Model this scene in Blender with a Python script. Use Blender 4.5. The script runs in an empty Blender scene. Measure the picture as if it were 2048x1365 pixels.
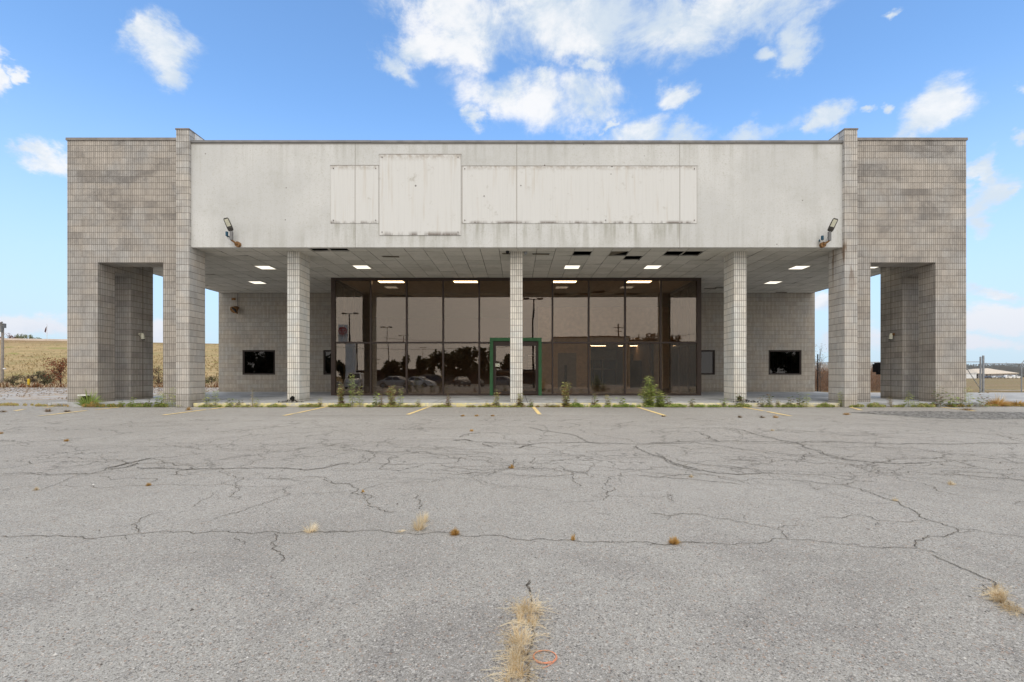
import bpy, bmesh, math, random
from mathutils import Vector, Matrix, noise as mnoise
R = math.radians
random.seed(7)
SC = bpy.context.scene
COL = SC.collection

# ------------------------------------------------------------------ camera, world, sun, exposure
CAMZ, FPX, VX, VY = 1.02, 960.0, 1033.5, 750.0
cd = bpy.data.cameras.new('camera'); cam = bpy.data.objects.new('camera', cd); COL.objects.link(cam)
cam.location = (0, 0, CAMZ); cam.rotation_euler = (R(90), 0, 0)
cd.sensor_width = 36; cd.lens = FPX / 2048 * 36
cd.shift_x = -(VX - 1024) / 2048; cd.shift_y = (VY - 682.5) / 2048
cd.clip_start = 0.05; cd.clip_end = 4000
SC.camera = cam
SC.view_settings.view_transform = 'Standard'; SC.view_settings.look = 'None'
SC.view_settings.exposure = 0.0; SC.view_settings.gamma = 1; SC.view_settings.use_curve_mapping = False
SC.render.resolution_x = 1024; SC.render.resolution_y = 682
SUN_EL, SUN_AZ = R(52), R(180)      # azimuth measured from +Y towards +X : high behind the camera
sl = bpy.data.lights.new('sun', 'SUN'); sun = bpy.data.objects.new('sun', sl); COL.objects.link(sun)
sl.energy = 1.15; sl.angle = R(30); sl.color = (1.0, 0.96, 0.90)
sd = Vector((math.sin(SUN_AZ) * math.cos(SUN_EL), math.cos(SUN_AZ) * math.cos(SUN_EL), math.sin(SUN_EL)))
sun.rotation_euler = sd.to_track_quat('Z', 'Y').to_euler(); sun.location = (0, -20, 30)


class NT:
    """tiny node-graph helper"""
    def __init__(s, tree): s.t = tree; s.n = tree.nodes; s.l = tree.links; s.n.clear()
    def put(s, sock, v):
        if isinstance(v, bpy.types.NodeSocket): s.l.new(v, sock)
        elif v is not None:
            if hasattr(sock.default_value, '__len__') and not hasattr(v, '__len__'):
                v = (v,) * len(sock.default_value)
            if hasattr(v, '__len__') and len(sock.default_value) == 4 and len(v) == 3: v = (*v, 1)
            sock.default_value = v
    def m(s, op, a, b=None, c=None, clamp=False):
        n = s.n.new('ShaderNodeMath'); n.operation = op; n.use_clamp = clamp
        s.put(n.inputs[0], a)
        if b is not None: s.put(n.inputs[1], b)
        if c is not None: s.put(n.inputs[2], c)
        return n.outputs[0]
    def vm(s, op, a, b=None, sc=None):
        n = s.n.new('ShaderNodeVectorMath'); n.operation = op
        s.put(n.inputs[0], a)
        if b is not None: s.put(n.inputs[1], b)
        if sc is not None: s.put(n.inputs['Scale'], sc)
        return n.outputs['Value'] if op in ('LENGTH', 'DISTANCE', 'DOT_PRODUCT') else n.outputs[0]
    def xyz(s, v):
        n = s.n.new('ShaderNodeSeparateXYZ'); s.put(n.inputs[0], v); return n.outputs
    def comb(s, x, y, z):
        n = s.n.new('ShaderNodeCombineXYZ'); s.put(n.inputs[0], x); s.put(n.inputs[1], y); s.put(n.inputs[2], z); return n.outputs[0]
    def noise(s, vec, scale, detail=3, rough=.55, dist=0.0, color=False):
        n = s.n.new('ShaderNodeTexNoise'); s.put(n.inputs['Vector'], vec); n.inputs['Scale'].default_value = scale
        n.inputs['Detail'].default_value = detail; n.inputs['Roughness'].default_value = rough
        n.inputs['Distortion'].default_value = dist
        return n.outputs[1 if color else 0]
    def white(s, vec):
        n = s.n.new('ShaderNodeTexWhiteNoise'); n.noise_dimensions = '3D'; s.put(n.inputs['Vector'], vec); return n.outputs['Value']
    def vor(s, vec, scale, feature='F1', out=0, rnd=1.0):
        n = s.n.new('ShaderNodeTexVoronoi'); n.feature = feature; s.put(n.inputs['Vector'], vec)
        n.inputs['Scale'].default_value = scale; n.inputs['Randomness'].default_value = rnd; return n.outputs[out]
    def mr(s, v, a, b, c=0.0, d=1.0, smooth=True):
        n = s.n.new('ShaderNodeMapRange'); n.interpolation_type = 'SMOOTHSTEP' if smooth else 'LINEAR'
        s.put(n.inputs[0], v)
        for k, x in zip((1, 2, 3, 4), (a, b, c, d)): s.put(n.inputs[k], x)
        return n.outputs[0]
    def mix(s, f, a, b, mode='MIX'):
        n = s.n.new('ShaderNodeMix'); n.data_type = 'RGBA'; n.blend_type = mode
        s.put(n.inputs[0], f); s.put(n.inputs[6], a); s.put(n.inputs[7], b); return n.outputs[2]
    def ramp(s, f, stops):
        n = s.n.new('ShaderNodeValToRGB'); s.put(n.inputs[0], f); e = n.color_ramp.elements
        while len(e) < len(stops): e.new(.5)
        for k, (p, c) in enumerate(stops): e[k].position = p; e[k].color = (*c, 1)
        return n.outputs[0]
    def geo(s, o='Position'):
        n = s.n.new('ShaderNodeNewGeometry'); return n.outputs[o]
    def bump(s, h, strength=.5, dist=.01):
        n = s.n.new('ShaderNodeBump'); n.inputs['Strength'].default_value = strength
        n.inputs['Distance'].default_value = dist; s.put(n.inputs['Height'], h); return n.outputs[0]
    def bsdf(s, color, rough=.9, normal=None, spec=.2, metal=0.0):
        n = s.n.new('ShaderNodeBsdfPrincipled'); s.put(n.inputs['Base Color'], color); s.put(n.inputs['Roughness'], rough)
        s.put(n.inputs['Specular IOR Level'], spec); s.put(n.inputs['Metallic'], metal)
        if normal is not None: s.put(n.inputs['Normal'], normal)
        return n.outputs[0]
    def out(s, sh, kind='ShaderNodeOutputMaterial'):
        n = s.n.new(kind); s.l.new(sh, n.inputs[0])


# world: physical sky, broken cloud ahead, overcast behind the camera
w = bpy.data.worlds.new('World'); SC.world = w; w.use_nodes = True
g = NT(w.node_tree)
tc = g.n.new('ShaderNodeTexCoord').outputs['Generated']
dirn = g.vm('NORMALIZE', tc)
dx, dy, dz = g.xyz(dirn)[:3]
sky = g.n.new('ShaderNodeTexSky'); sky.sky_type = 'NISHITA'; sky.sun_disc = False
sky.sun_elevation = SUN_EL; sky.sun_rotation = SUN_AZ; sky.air_density = 1.0; sky.dust_density = .6; sky.ozone_density = 3.0
elev = g.m('ARCSINE', dz); azim = g.m('ARCTAN2', dx, dy)
SKYK = 10.0      # 1 / background strength
blue = g.mix(1.0, sky.outputs[0], (2.2, 2.66, 2.9), 'MULTIPLY')
pale = g.mr(elev, -.02, .52, 1.0, 0.0)
blue = g.mix(g.m('MULTIPLY', g.m('POWER', pale, 1.15), .97), blue, (.60 * SKYK, .76 * SKYK, .90 * SKYK))
wv = g.comb(g.m('MULTIPLY', azim, 1.0), g.m('MULTIPLY', elev, 1.45), 0.0)
f1 = g.noise(wv, 6.5, 9, .64, .35)
f2 = g.noise(wv, 2.2, 4, .5, .2)
BL = [(905, 30, 75, 45), (985, 55, 70, 40), (930, 85, 70, 30), (840, 105, 60, 26), (785, 128, 36, 22), (1090, 40, 85, 55), (1200, 40, 100, 58), (1320, 35, 100, 45), (1430, 25, 90, 38), (1530, 22, 80, 34),
      (1600, 65, 42, 40), (1590, 112, 34, 18), (1140, 98, 50, 24), (1190, 140, 26, 14), (1000, 185, 60, 36), (1080, 200, 60, 34), (1180, 205, 60, 32), (1090, 165, 40, 16), (300, 65, 36, 34), (335, 110, 52, 38), (350, 150, 34, 24),
      (285, 40, 20, 16), (1360, 180, 30, 18), (1510, 108, 24, 12), (1655, 226, 36, 24), (1635, 245, 20, 12), (1875, 225, 50, 34), (1860, 255, 52, 22), (1290, 266, 62, 26), (1370, 270, 62, 20),
      (1512, 271, 60, 19), (55, 290, 50, 20), (80, 310, 50, 16), (20, 278, 30, 14), (0, 135, 20, 30), (42, 145, 14, 12), (1965, 395, 42, 30), (1975, 425, 30, 18), (1940, 350, 18, 36), (2000, 390, 22, 12), (2016, 285, 24, 15),
      (2036, 195, 18, 18), (1810, 14, 22, 9), (60, 648, 80, 16), (1990, 592, 60, 9), (2000, 635, 100, 20), (1960, 690, 60, 14), (950, 242, 18, 16), (1780, 217, 14, 9), (1735, 212, 16, 7), (1212, 252, 12, 8),
      (340, 660, 50, 14), (1700, 690, 70, 16), (1640, 610, 40, 14)]
wn = g.noise(wv, 7.0, 6, .62, .0, True); wx_, wy_ = g.xyz(wn)[:2]
azim_w = g.m('ADD', azim, g.m('MULTIPLY', g.m('SUBTRACT', wx_, .5), .17)); elev_w = g.m('ADD', elev, g.m('MULTIPLY', g.m('SUBTRACT', wy_, .5), .12))
acc = None
for (bx_, by_, rx, ry) in BL:
    u = (bx_ - VX) / FPX; v = (VY - by_) / FPX
    az = math.atan2(u, 1); el = math.atan2(v, math.hypot(1, u))
    rx, ry = (rx * 1.15, ry * 1.18) if by_ < 115 and 850 < bx_ < 1600 else (rx, ry)
    sx = rx / FPX / (1 + u * u); sy = ry / FPX / math.sqrt(1 + u * u) * math.cos(el) ** 1.2 * 1.05
    a = g.m('MULTIPLY', g.m('SUBTRACT', azim_w, az), 1 / (sx * 1.25)); b = g.m('MULTIPLY', g.m('SUBTRACT', elev_w, el), 1 / (sy * 1.25))
    d2 = g.m('ADD', g.m('MULTIPLY', a, a), g.m('MULTIPLY', b, b))
    e = g.m('POWER', 2.718, g.m('MULTIPLY', d2, -.8))
    acc = e if acc is None else g.m('SMOOTH_MAX', acc, e, .12)
cm = g.m('ADD', g.m('MULTIPLY', acc, 1.05), g.m('MULTIPLY', g.m('SUBTRACT', f1, .5), 2.3))
cm = g.m('ADD', cm, g.m('MULTIPLY', g.m('SUBTRACT', f2, .5), .6))
cmask = g.m('MULTIPLY', g.mr(cm, .18, 1.02), g.mr(acc, .05, .42))
shade = g.mr(g.m('ADD', f2, g.m('MULTIPLY', g.m('SUBTRACT', f1, .5), .9)), .40, .62)
ccol = g.mix(shade, (.70 * SKYK, .79 * SKYK, .88 * SKYK), (1.0 * SKYK, 1.0 * SKYK, 1.0 * SKYK))
lowc = g.mr(elev, .02, .2, 1, 0)
ccol = g.mix(g.m('MULTIPLY', lowc, .75), ccol, (.72 * SKYK, .76 * SKYK, .88 * SKYK))
front = g.mix(g.m('MULTIPLY', cmask, .93), blue, ccol)
ov = g.noise(dirn, 1.6, 5, .55, .3)
over = g.mix(g.mr(ov, .3, .7), (1.22 * SKYK, 1.20 * SKYK, 1.17 * SKYK), (1.66 * SKYK, 1.60 * SKYK, 1.54 * SKYK))
back = g.m('MAXIMUM', g.mr(dy, -.02, -.42), g.mr(elev, .74, 1.05))
full = g.mix(back, front, over)
bg = g.n.new('ShaderNodeBackground'); g.put(bg.inputs[0], full); bg.inputs[1].default_value = 1 / SKYK
g.out(bg.outputs[0], 'ShaderNodeOutputWorld')
try: w.cycles.sampling_method = 'MANUAL'; w.cycles.sample_map_resolution = 512
except Exception: pass

# ------------------------------------------------------------------ object helpers
def tag(o, label=None, cat=None, group=None, kind=None):
    if label: o['label'] = label
    if cat: o['category'] = cat
    if group: o['group'] = group
    if kind: o['kind'] = kind
    return o


def empty(name, loc=(0, 0, 0), rz=0, **k):
    o = bpy.data.objects.new(name, None); COL.objects.link(o); o.location = loc; o.rotation_euler = (0, 0, rz)
    o.empty_display_size = .2
    return tag(o, **k)


class MB:
    def __init__(s): s.v = []; s.f = []; s.mi = []; s.cur = 0; s.sm = []; s.smooth = False
    def add(s, vs, fs):
        o = len(s.v); s.v += [tuple(v) for v in vs]
        for f in fs: s.f.append([i + o for i in f]); s.mi.append(s.cur); s.sm.append(s.smooth)
        return s
    def box(s, x0, x1, y0, y1, z0, z1):
        if x0 > x1: x0, x1 = x1, x0
        if y0 > y1: y0, y1 = y1, y0
        v = [(x0, y0, z0), (x1, y0, z0), (x1, y1, z0), (x0, y1, z0), (x0, y0, z1), (x1, y0, z1), (x1, y1, z1), (x0, y1, z1)]
        return s.add(v, [(0, 3, 2, 1), (4, 5, 6, 7), (0, 1, 5, 4), (1, 2, 6, 5), (2, 3, 7, 6), (3, 0, 4, 7)])
    def obox(s, c, size, M):
        hx, hy, hz = [a / 2 for a in size]; c = Vector(c)
        v = [c + M @ Vector((sx * hx, sy * hy, sz * hz)) for sz in (-1, 1) for sx, sy in ((-1, -1), (1, -1), (1, 1), (-1, 1))]
        return s.add(v, [(0, 3, 2, 1), (4, 5, 6, 7), (0, 1, 5, 4), (1, 2, 6, 5), (2, 3, 7, 6), (3, 0, 4, 7)])
    def tube(s, pts, r, n=6, cap=True):
        pts = [Vector(p) for p in pts]; rr = r if hasattr(r, '__len__') else [r] * len(pts)
        vs = []; up = Vector((0, 0, 1))
        for i, p in enumerate(pts):
            d = (pts[min(i + 1, len(pts) - 1)] - pts[max(i - 1, 0)])
            d = d.normalized() if d.length > 1e-9 else up
            a = d.cross(up if abs(d.z) < .95 else Vector((1, 0, 0))).normalized(); b = d.cross(a)
            for k in range(n):
                t = 2 * math.pi * k / n; vs.append(p + (a * math.cos(t) + b * math.sin(t)) * rr[i])
        fs = [(i * n + k, i * n + (k + 1) % n, (i + 1) * n + (k + 1) % n, (i + 1) * n + k) for i in range(len(pts) - 1) for k in range(n)]
        if cap: fs += [tuple(range(n))[::-1], tuple((len(pts) - 1) * n + k for k in range(n))]
        return s.add(vs, fs)
    def leaf(s, p, d, nrm, L, W, fold=.0):
        d = d.normalized(); sd_ = d.cross(nrm)
        sd_ = sd_.normalized() if sd_.length > 1e-6 else Vector((1, 0, 0))
        return s.add([p, p + d * L * .5 + sd_ * W / 2, p + d * L, p + d * L * .5 - sd_ * W / 2], [(0, 1, 2, 3)])
    def build(s, name, mats, parent=None, **k):
        me = bpy.data.meshes.new(name); me.from_pydata(s.v, [], s.f); me.validate(verbose=False)
        mats = mats if isinstance(mats, (list, tuple)) else [mats]
        for m in mats: me.materials.append(m)
        if len(me.polygons) == len(s.mi):
            me.polygons.foreach_set('material_index', s.mi); me.polygons.foreach_set('use_smooth', s.sm)
        me.update()
        o = bpy.data.objects.new(name, me); COL.objects.link(o)
        if parent is not None:
            o.parent = parent; o.location = -world_loc(parent) if not k.pop('local', False) else (0, 0, 0)
        k.pop('local', None)
        return tag(o, **k)


def world_loc(o):
    v = Vector(o.location)
    while o.parent is not None: o = o.parent; v = v + Vector(o.location)
    return v


def copy_tree(o, parent=None):
    c = o.copy(); COL.objects.link(c); c.parent = parent
    for ch in o.children: copy_tree(ch, c)
    return c


SLOPE = .016
def gz(Y):            # height of the paved lot: falls away from the building towards and behind the camera
    return -SLOPE * (15.3 - max(Y, -45)) if Y < 15.3 else 0.0
def gp(px, py):       # a spot on the lot
    t = (py - VY) / FPX
    Y = (CAMZ + SLOPE * 15.3) / (t + SLOPE)
    if Y > 15.3: Y = CAMZ / t
    return Vector(((px - VX) * Y / FPX, Y, gz(Y)))
def at(px, py, Y): return Vector(((px - VX) * Y / FPX, Y, CAMZ + (VY - py) * Y / FPX))
GLASS_Y = 20.04
def behind(px, py, D): # a spot D metres behind the camera whose reflection in the glass is seen there
    Zp = 2 * GLASS_Y + D
    return Vector(((px - VX) * Zp / FPX, -D, CAMZ + (VY - py) * Zp / FPX))

# ------------------------------------------------------------------ materials
def newmat(name):
    m = bpy.data.materials.new(name); m.use_nodes = True
    return m, NT(m.node_tree)


def plain(name, col, rough=.8, metal=0, var=.12, scale=6, spec=.25, bump=0):
    m, g = newmat(name); P = g.geo()
    n = g.noise(P, scale, 4)
    c = g.mix(g.mr(n, .3, .7), tuple(c * (1 - var) for c in col), tuple(min(1, c * (1 + var)) for c in col))
    nrm = g.bump(g.noise(P, scale * 8, 3), bump, .01) if bump else None
    g.out(g.bsdf(c, rough, nrm, spec, metal)); return m


def emis(name, col, st):
    m, g = newmat(name); e = g.n.new('ShaderNodeEmission'); e.inputs[0].default_value = (*col, 1); e.inputs[1].default_value = st
    g.out(e.outputs[0]); return m


def block_mat(name, base, stain=.5, flute_side=True, joint=(.10, .085, .07), z0=0.0, rust=0.0, fw=.0677, hs=.60):
    m, g = newmat(name)
    P = g.geo(); N = g.geo('True Normal')
    x, y, z = g.xyz(P)[:3]; nx, ny, nz = g.xyz(N)[:3]
    side = g.m('GREATER_THAN', g.m('ABSOLUTE', nx), .6)
    u = g.m('ADD', g.m('MULTIPLY', x, g.m('SUBTRACT', 1.0, side)), g.m('MULTIPLY', y, side))
    u = g.m('ADD', u, 100.0)
    def line(v, period, half):     # 1 on the line
        f = g.m('FRACT', g.m('MULTIPLY', v, 1 / period))
        d = g.m('ABSOLUTE', g.m('SUBTRACT', f, .5))
        return g.mr(d, .5 - half * 1.5, .5 - half * .5)
    zz = g.m('ADD', z, 10.16 - z0)
    H = line(zz, .2032, .045)
    V = line(u, .4064, .020)
    F = line(u, fw, .17)
    if not flute_side: F = g.m('MULTIPLY', F, g.m('SUBTRACT', 1.0, side))
    cell = g.comb(g.m('FLOOR', g.m('MULTIPLY', u, 1 / .4064)), g.m('FLOOR', g.m('MULTIPLY', zz, 1 / .2032)), side)
    rib = g.comb(g.m('FLOOR', g.m('MULTIPLY', u, 1 / fw)), g.m('FLOOR', g.m('MULTIPLY', zz, 1 / .2032)), 3.0)
    cv = g.white(cell); rv = g.white(rib)
    val = g.m('ADD', g.m('MULTIPLY', g.m('SUBTRACT', cv, .5), .13), g.m('MULTIPLY', g.m('SUBTRACT', rv, .5), .16))
    val = g.m('ADD', val, g.m('MULTIPLY', g.m('SUBTRACT', g.noise(P, 22, 3, .7), .5), .35))
    val = g.m('ADD', val, 1.0)
    col = g.vm('SCALE', base, sc=val)
    tint = g.mix(g.mr(g.noise(P, 1.3, 3), .35, .7), (1.03, 1.0, .95), (.97, 1.0, 1.02))
    col = g.mix(1.0, col, tint, 'MULTIPLY')
    cu_ = g.m('FLOOR', g.m('MULTIPLY', u, 1 / .2032)); cz_ = g.m('FLOOR', g.m('MULTIPLY', zz, 1 / .2032))
    Q = g.comb(g.m('MULTIPLY', u, .55), 0.0, g.m('MULTIPLY', g.m('ADD', g.m('MULTIPLY', cz_, .2032), g.m('MULTIPLY', z, .35)), 1.5))
    st = g.noise(Q, 1.1, 8, .70, .5)
    st2 = g.noise(g.vm('MULTIPLY', P, (2.2, 2.2, .22)), 1.0, 4, .6)
    sm = g.m('MULTIPLY', g.mr(st, .44, .68), g.mr(z, 3.8, 7.2, stain * .6, stain * .95))
    sm = g.m('MAXIMUM', sm, g.m('MULTIPLY', g.mr(st2, .56, .78), stain * .7))
    col = g.mix(sm, col, (base[0] * .42, base[1] * .42, base[2] * .43))
    eff = g.m('MULTIPLY', g.mr(g.noise(P, 2.3, 5, .7), .60, .74), .35)
    col = g.mix(eff, col, (.52, .50, .47))
    if rust:
        rz = g.m('MULTIPLY', g.mr(z, 3.2, 5.0), g.mr(g.noise(g.vm('MULTIPLY', P, (3, 3, .5)), 1.5, 3), .5, .62))
        rz = g.m('MULTIPLY', rz, g.m('MULTIPLY', g.mr(z, 5.3, 5.0), g.m('GREATER_THAN', x, 0.0)))
        col = g.mix(g.m('MULTIPLY', rz, rust), col, (.14, .07, .025))
    low = g.m('MULTIPLY', g.mr(g.m('ADD', z, g.m('MULTIPLY', g.noise(P, 5, 3), -.5)), -.15, .22, 1, 0), .45)
    col = g.mix(low, col, (base[0] * .5, base[1] * .48, base[2] * .42))
    col = g.mix(g.m('MULTIPLY', F, .45), col, joint)
    col = g.mix(g.m('MULTIPLY', g.m('MAXIMUM', H, g.m('MULTIPLY', V, .25)), hs), col, joint)
    hgt = g.m('SUBTRACT', 1.0, g.m('MAXIMUM', g.m('MULTIPLY', F, .8), g.m('MAXIMUM', H, V)))
    hgt = g.m('ADD', hgt, g.m('MULTIPLY', g.noise(P, 60, 2), .3))
    g.out(g.bsdf(col, .92, g.bump(hgt, .55, .012), .12)); return m


M = {}
M['tower'] = block_mat('tower_block', (.425, .394, .362), .80)
M['fin'] = block_mat('fin_block', (.515, .485, .45), .6, flute_side=False, rust=.8)
M['column'] = block_mat('column_block', (.66, .64, .595), .28, flute_side=False)
M['wall'] = block_mat('back_wall_block', (.44, .405, .36), .22, z0=.16, hs=.38)


def stucco_mat():
    m, g = newmat('stucco'); P = g.geo(); x, y, z = g.xyz(P)[:3]
    base = g.mix(g.mr(g.noise(P, .5, 4), .35, .65), (.55, .548, .53), (.61, .606, .585))
    grain = g.noise(P, 26, 3, .7)
    base = g.mix(g.mr(grain, .5, .75), base, (.48, .47, .42))
    streak = g.noise(g.vm('MULTIPLY', P, (3.0, 1, .16)), 1.2, 5, .65)
    fine = g.noise(g.vm('MULTIPLY', P, (14, 1, .25)), 1.5, 3, .6)
    topm = g.mr(z, 7.3, 8.35); botm = g.mr(z, 6.0, 5.2)
    s = g.m('ADD', g.m('MULTIPLY', g.mr(streak, .46, .72), g.m('ADD', .07, g.m('MULTIPLY', topm, .26))),
            g.m('MULTIPLY', g.m('MULTIPLY', g.mr(streak, .42, .7), botm), .20))
    s = g.m('ADD', s, g.m('MULTIPLY', g.mr(fine, .52, .75), .08)); s = g.m('ADD', s, g.m('MULTIPLY', g.mr(g.noise(P, 1.1, 7, .72), .45, .7), .16))
    # old grime under and beside where the lettering panels were
    inx = g.m('MULTIPLY', g.mr(x, -6.0, -5.8), g.mr(x, 5.8, 5.6))
    under = g.m('MULTIPLY', g.m('MULTIPLY', inx, g.mr(z, 5.0, 5.75, .25, 1)), g.mr(z, 5.9, 5.8))
    s = g.m('ADD', s, g.m('MULTIPLY', under, g.m('MULTIPLY', g.mr(g.noise(g.vm('MULTIPLY', P, (5, 1, .5)), 1.0, 4), .42, .66), .6)))
    col = g.mix(g.m('MINIMUM', s, .8), base, (.30, .29, .235))
    for jx in (-5.095, 0.0, 5.14):
        d = g.m('ABSOLUTE', g.m('SUBTRACT', x, jx)); col = g.mix(g.mr(d, .014, .004), col, (.30, .28, .25))
    edge = g.mr(z, 8.24, 8.32); col = g.mix(g.m('MULTIPLY', edge, .55), col, (.16, .13, .10))
    sp = g.m('MULTIPLY', g.mr(g.vor(P, 1.6), .045, .02), .7); col = g.mix(sp, col, (.12, .10, .08))
    g.out(g.bsdf(col, .95, g.bump(grain, .45, .006), .1)); return m
M['stucco'] = stucco_mat()


def patch_mat():
    m, g = newmat('patch_panel'); tcn = g.n.new('ShaderNodeTexCoord'); G = tcn.outputs['Generated']; P = g.geo(); x, y, z = g.xyz(P)[:3]
    gx, gy, gzz = g.xyz(G)[:3]
    fl = g.noise(g.vm('MULTIPLY', P, (16, 1, .35)), 1.6, 4, .65)
    col = g.mix(g.mr(fl, .45, .85), (.635, .628, .603), (.57, .562, .535))
    col = g.mix(g.m('MULTIPLY', g.mr(g.noise(P, 3, 6, .75), .58, .76), .6), col, (.36, .33, .27))
    col = g.mix(g.m('MULTIPLY', g.mr(g.noise(g.vm('MULTIPLY', P, (5, 1, .4)), 1.2, 4), .55, .75), .45), col, (.50, .44, .36))
    top = g.m('MULTIPLY', g.mr(gzz, .90, 1.0), g.mr(g.noise(P, 7, 4, .7), .35, .65))
    bot = g.m('MULTIPLY', g.mr(gzz, .06, .0), g.mr(g.noise(g.vm('MULTIPLY', P, (1, 1, .3)), 2.2, 4, .7), .42, .60))
    col = g.mix(g.m('MULTIPLY', top, .55), col, (.27, .21, .15)); col = g.mix(g.m('MULTIPLY', bot, .85), col, (.13, .10, .08))
    for (q, w_) in ((gx, .003), (gx, -1)):
        e_ = g.mr(q, .004, .0) if w_ > 0 else g.mr(q, .997, 1.0)
        col = g.mix(g.m('MULTIPLY', e_, .7), col, (.22, .17, .13))
    sp = g.mr(g.vor(g.vm('MULTIPLY', P, (1, 0, 1)), 1.1), .05, .03); col = g.mix(g.m('MULTIPLY', sp, .8), col, (.08, .07, .06))
    for jx in (-5.095, 0.0, 5.14):
        d = g.m('ABSOLUTE', g.m('SUBTRACT', x, jx)); col = g.mix(g.mr(d, .015, .005), col, (.30, .27, .24))
    g.out(g.bsdf(col, .9, g.bump(fl, .3, .006), .12)); return m
M['patch'] = patch_mat()


def asphalt_mat(name, tone=1.0):
    m, g = newmat(name); P = g.geo()
    big = g.noise(P, .22, 5, .6); mid = g.noise(P, 1.7, 4, .6)
    col = g.mix(g.mr(big, .35, .65), (.405 * tone, .380 * tone, .335 * tone), (.475 * tone, .450 * tone, .402 * tone))
    col = g.mix(g.m('MULTIPLY', g.mr(mid, .45, .75), .30), col, (.33 * tone, .305 * tone, .265 * tone))
    y = g.xyz(P)[1]
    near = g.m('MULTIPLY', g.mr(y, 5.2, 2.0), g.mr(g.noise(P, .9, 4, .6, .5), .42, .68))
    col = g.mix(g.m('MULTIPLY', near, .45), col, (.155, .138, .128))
    v = g.n.new('ShaderNodeTexVoronoi'); g.put(v.inputs['Vector'], P); v.inputs['Scale'].default_value = 240
    sv = g.xyz(v.outputs['Color'])[0]
    col = g.mix(g.m('MULTIPLY', g.mr(sv, .70, .95), .62), col, (.62, .60, .56)); col = g.mix(g.m('MULTIPLY', g.mr(sv, .28, .06), .66), col, (.12, .11, .10))
    v2 = g.n.new('ShaderNodeTexVoronoi'); g.put(v2.inputs['Vector'], P); v2.inputs['Scale'].default_value = 110
    s2 = g.xyz(v2.outputs['Color'])
    col = g.mix(g.m('MULTIPLY', g.mr(s2[0], .90, .97), .7), col, (.66, .62, .56)); col = g.mix(g.m('MULTIPLY', g.mr(s2[1], .10, .04), .6), col, (.09, .08, .075))
    col = g.mix(g.m('MULTIPLY', g.mr(s2[2], .93, .98), .5), col, (.42, .26, .17))
    fn = g.noise(P, 160, 3, .8); col = g.mix(g.m('MULTIPLY', g.mr(fn, .4, .6), .28), col, (.12, .115, .11))
    cl = g.noise(P, 9, 5, .75); col = g.mix(g.m('MULTIPLY', g.mr(cl, .52, .7), .22), col, (.15, .14, .135))
    pit = g.m('MULTIPLY', g.mr(g.noise(P, 30, 4, .8), .62, .70), .5); col = g.mix(pit, col, (.10, .095, .09))
    # worn wheel tracks and old damp stains
    tr_ = g.noise(g.vm('MULTIPLY', P, (.10, .55, 1)), 1.0, 5, .6, .4); col = g.mix(g.m('MULTIPLY', g.mr(tr_, .50, .72), .30), col, (.26, .245, .22))
    st_ = g.noise(P, .75, 7, .72, .6); col = g.mix(g.m('MULTIPLY', g.mr(st_, .60, .74), .34), col, (.19, .165, .145))
    # web of hairline cracking in the middle distance
    Pd = g.vm('ADD', P, g.vm('SCALE', g.vm('SUBTRACT', g.noise(P, 1.3, 4, .65, 0, True), (.5, .5, .5)), sc=.9))
    e1 = g.vor(Pd, .75, 'DISTANCE_TO_EDGE'); e2 = g.vor(Pd, 1.9, 'DISTANCE_TO_EDGE')
    zone = g.m('MULTIPLY', g.mr(y, 4.3, 6.2), g.mr(y, 12.8, 11.2)); pz = g.noise(P, .35, 3)
    k1 = g.m('MULTIPLY', g.mr(e1, .016, .004), g.m('MULTIPLY', zone, g.mr(g.noise(P, .8, 2), .42, .54)))
    k2 = g.m('MULTIPLY', g.mr(e2, .022, .006), g.m('MULTIPLY', zone, g.mr(pz, .52, .60)))
    kk = g.m('MAXIMUM', k1, k2); col = g.mix(g.m('MULTIPLY', kk, .50), col, (.10, .09, .075))
    hal = g.m('MULTIPLY', g.mr(e1, .09, .0), g.m('MULTIPLY', zone, g.mr(g.noise(P, .5, 3), .5, .62))); col = g.mix(g.m('MULTIPLY', hal, g.m('MULTIPLY', g.mr(cl, .4, .6), .45)), col, (.22, .205, .18))
    col = g.vm('MULTIPLY', col, (.965, .965, .965))
    h = g.m('ADD', v.outputs['Distance'], g.m('MULTIPLY', cl, .8))
    g.out(g.bsdf(col, .93, g.bump(h, .55, .006), .15)); return m
M['asphalt'] = asphalt_mat('asphalt')


def leafy(name, c1, c2, trans=.25):
    m, g = newmat(name); P = g.geo()
    n = g.n.new('ShaderNodeNewGeometry').outputs['Random Per Island']
    c = g.mix(n, c1, c2)
    c = g.mix(g.mr(g.noise(P, 5, 3), .35, .65), c, tuple(a * .7 for a in c1))
    b = g.bsdf(c, .75, None, .2)
    t = g.n.new('ShaderNodeBsdfTranslucent'); g.put(t.inputs[0], c)
    mx = g.n.new('ShaderNodeMixShader'); mx.inputs[0].default_value = trans
    g.l.new(b, mx.inputs[1]); g.l.new(t.outputs[0], mx.inputs[2]); g.out(mx.outputs[0]); return m


M['green'] = leafy('weed_green', (.30, .40, .09), (.52, .60, .20))
M['dgreen'] = leafy('weed_dark', (.14, .19, .06), (.27, .30, .11))
M['ygreen'] = leafy('weed_yellow_green', (.45, .48, .13), (.72, .66, .32))
M['rust_leaf'] = leafy('weed_rust', (.24, .10, .05), (.38, .20, .09))
M['brown_leaf'] = leafy('weed_brown', (.22, .15, .08), (.36, .25, .15))
M['straw'] = leafy('dry_straw', (.86, .70, .46), (.97, .87, .66), .35)
M['gold'] = leafy('golden_grass', (.55, .32, .09), (.74, .50, .20), .35)
M['stem'] = plain('stem', (.26, .24, .10))
M['kerb_green'] = leafy('ground_cover', (.15, .24, .04), (.30, .38, .09))
M['conc'] = None


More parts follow.
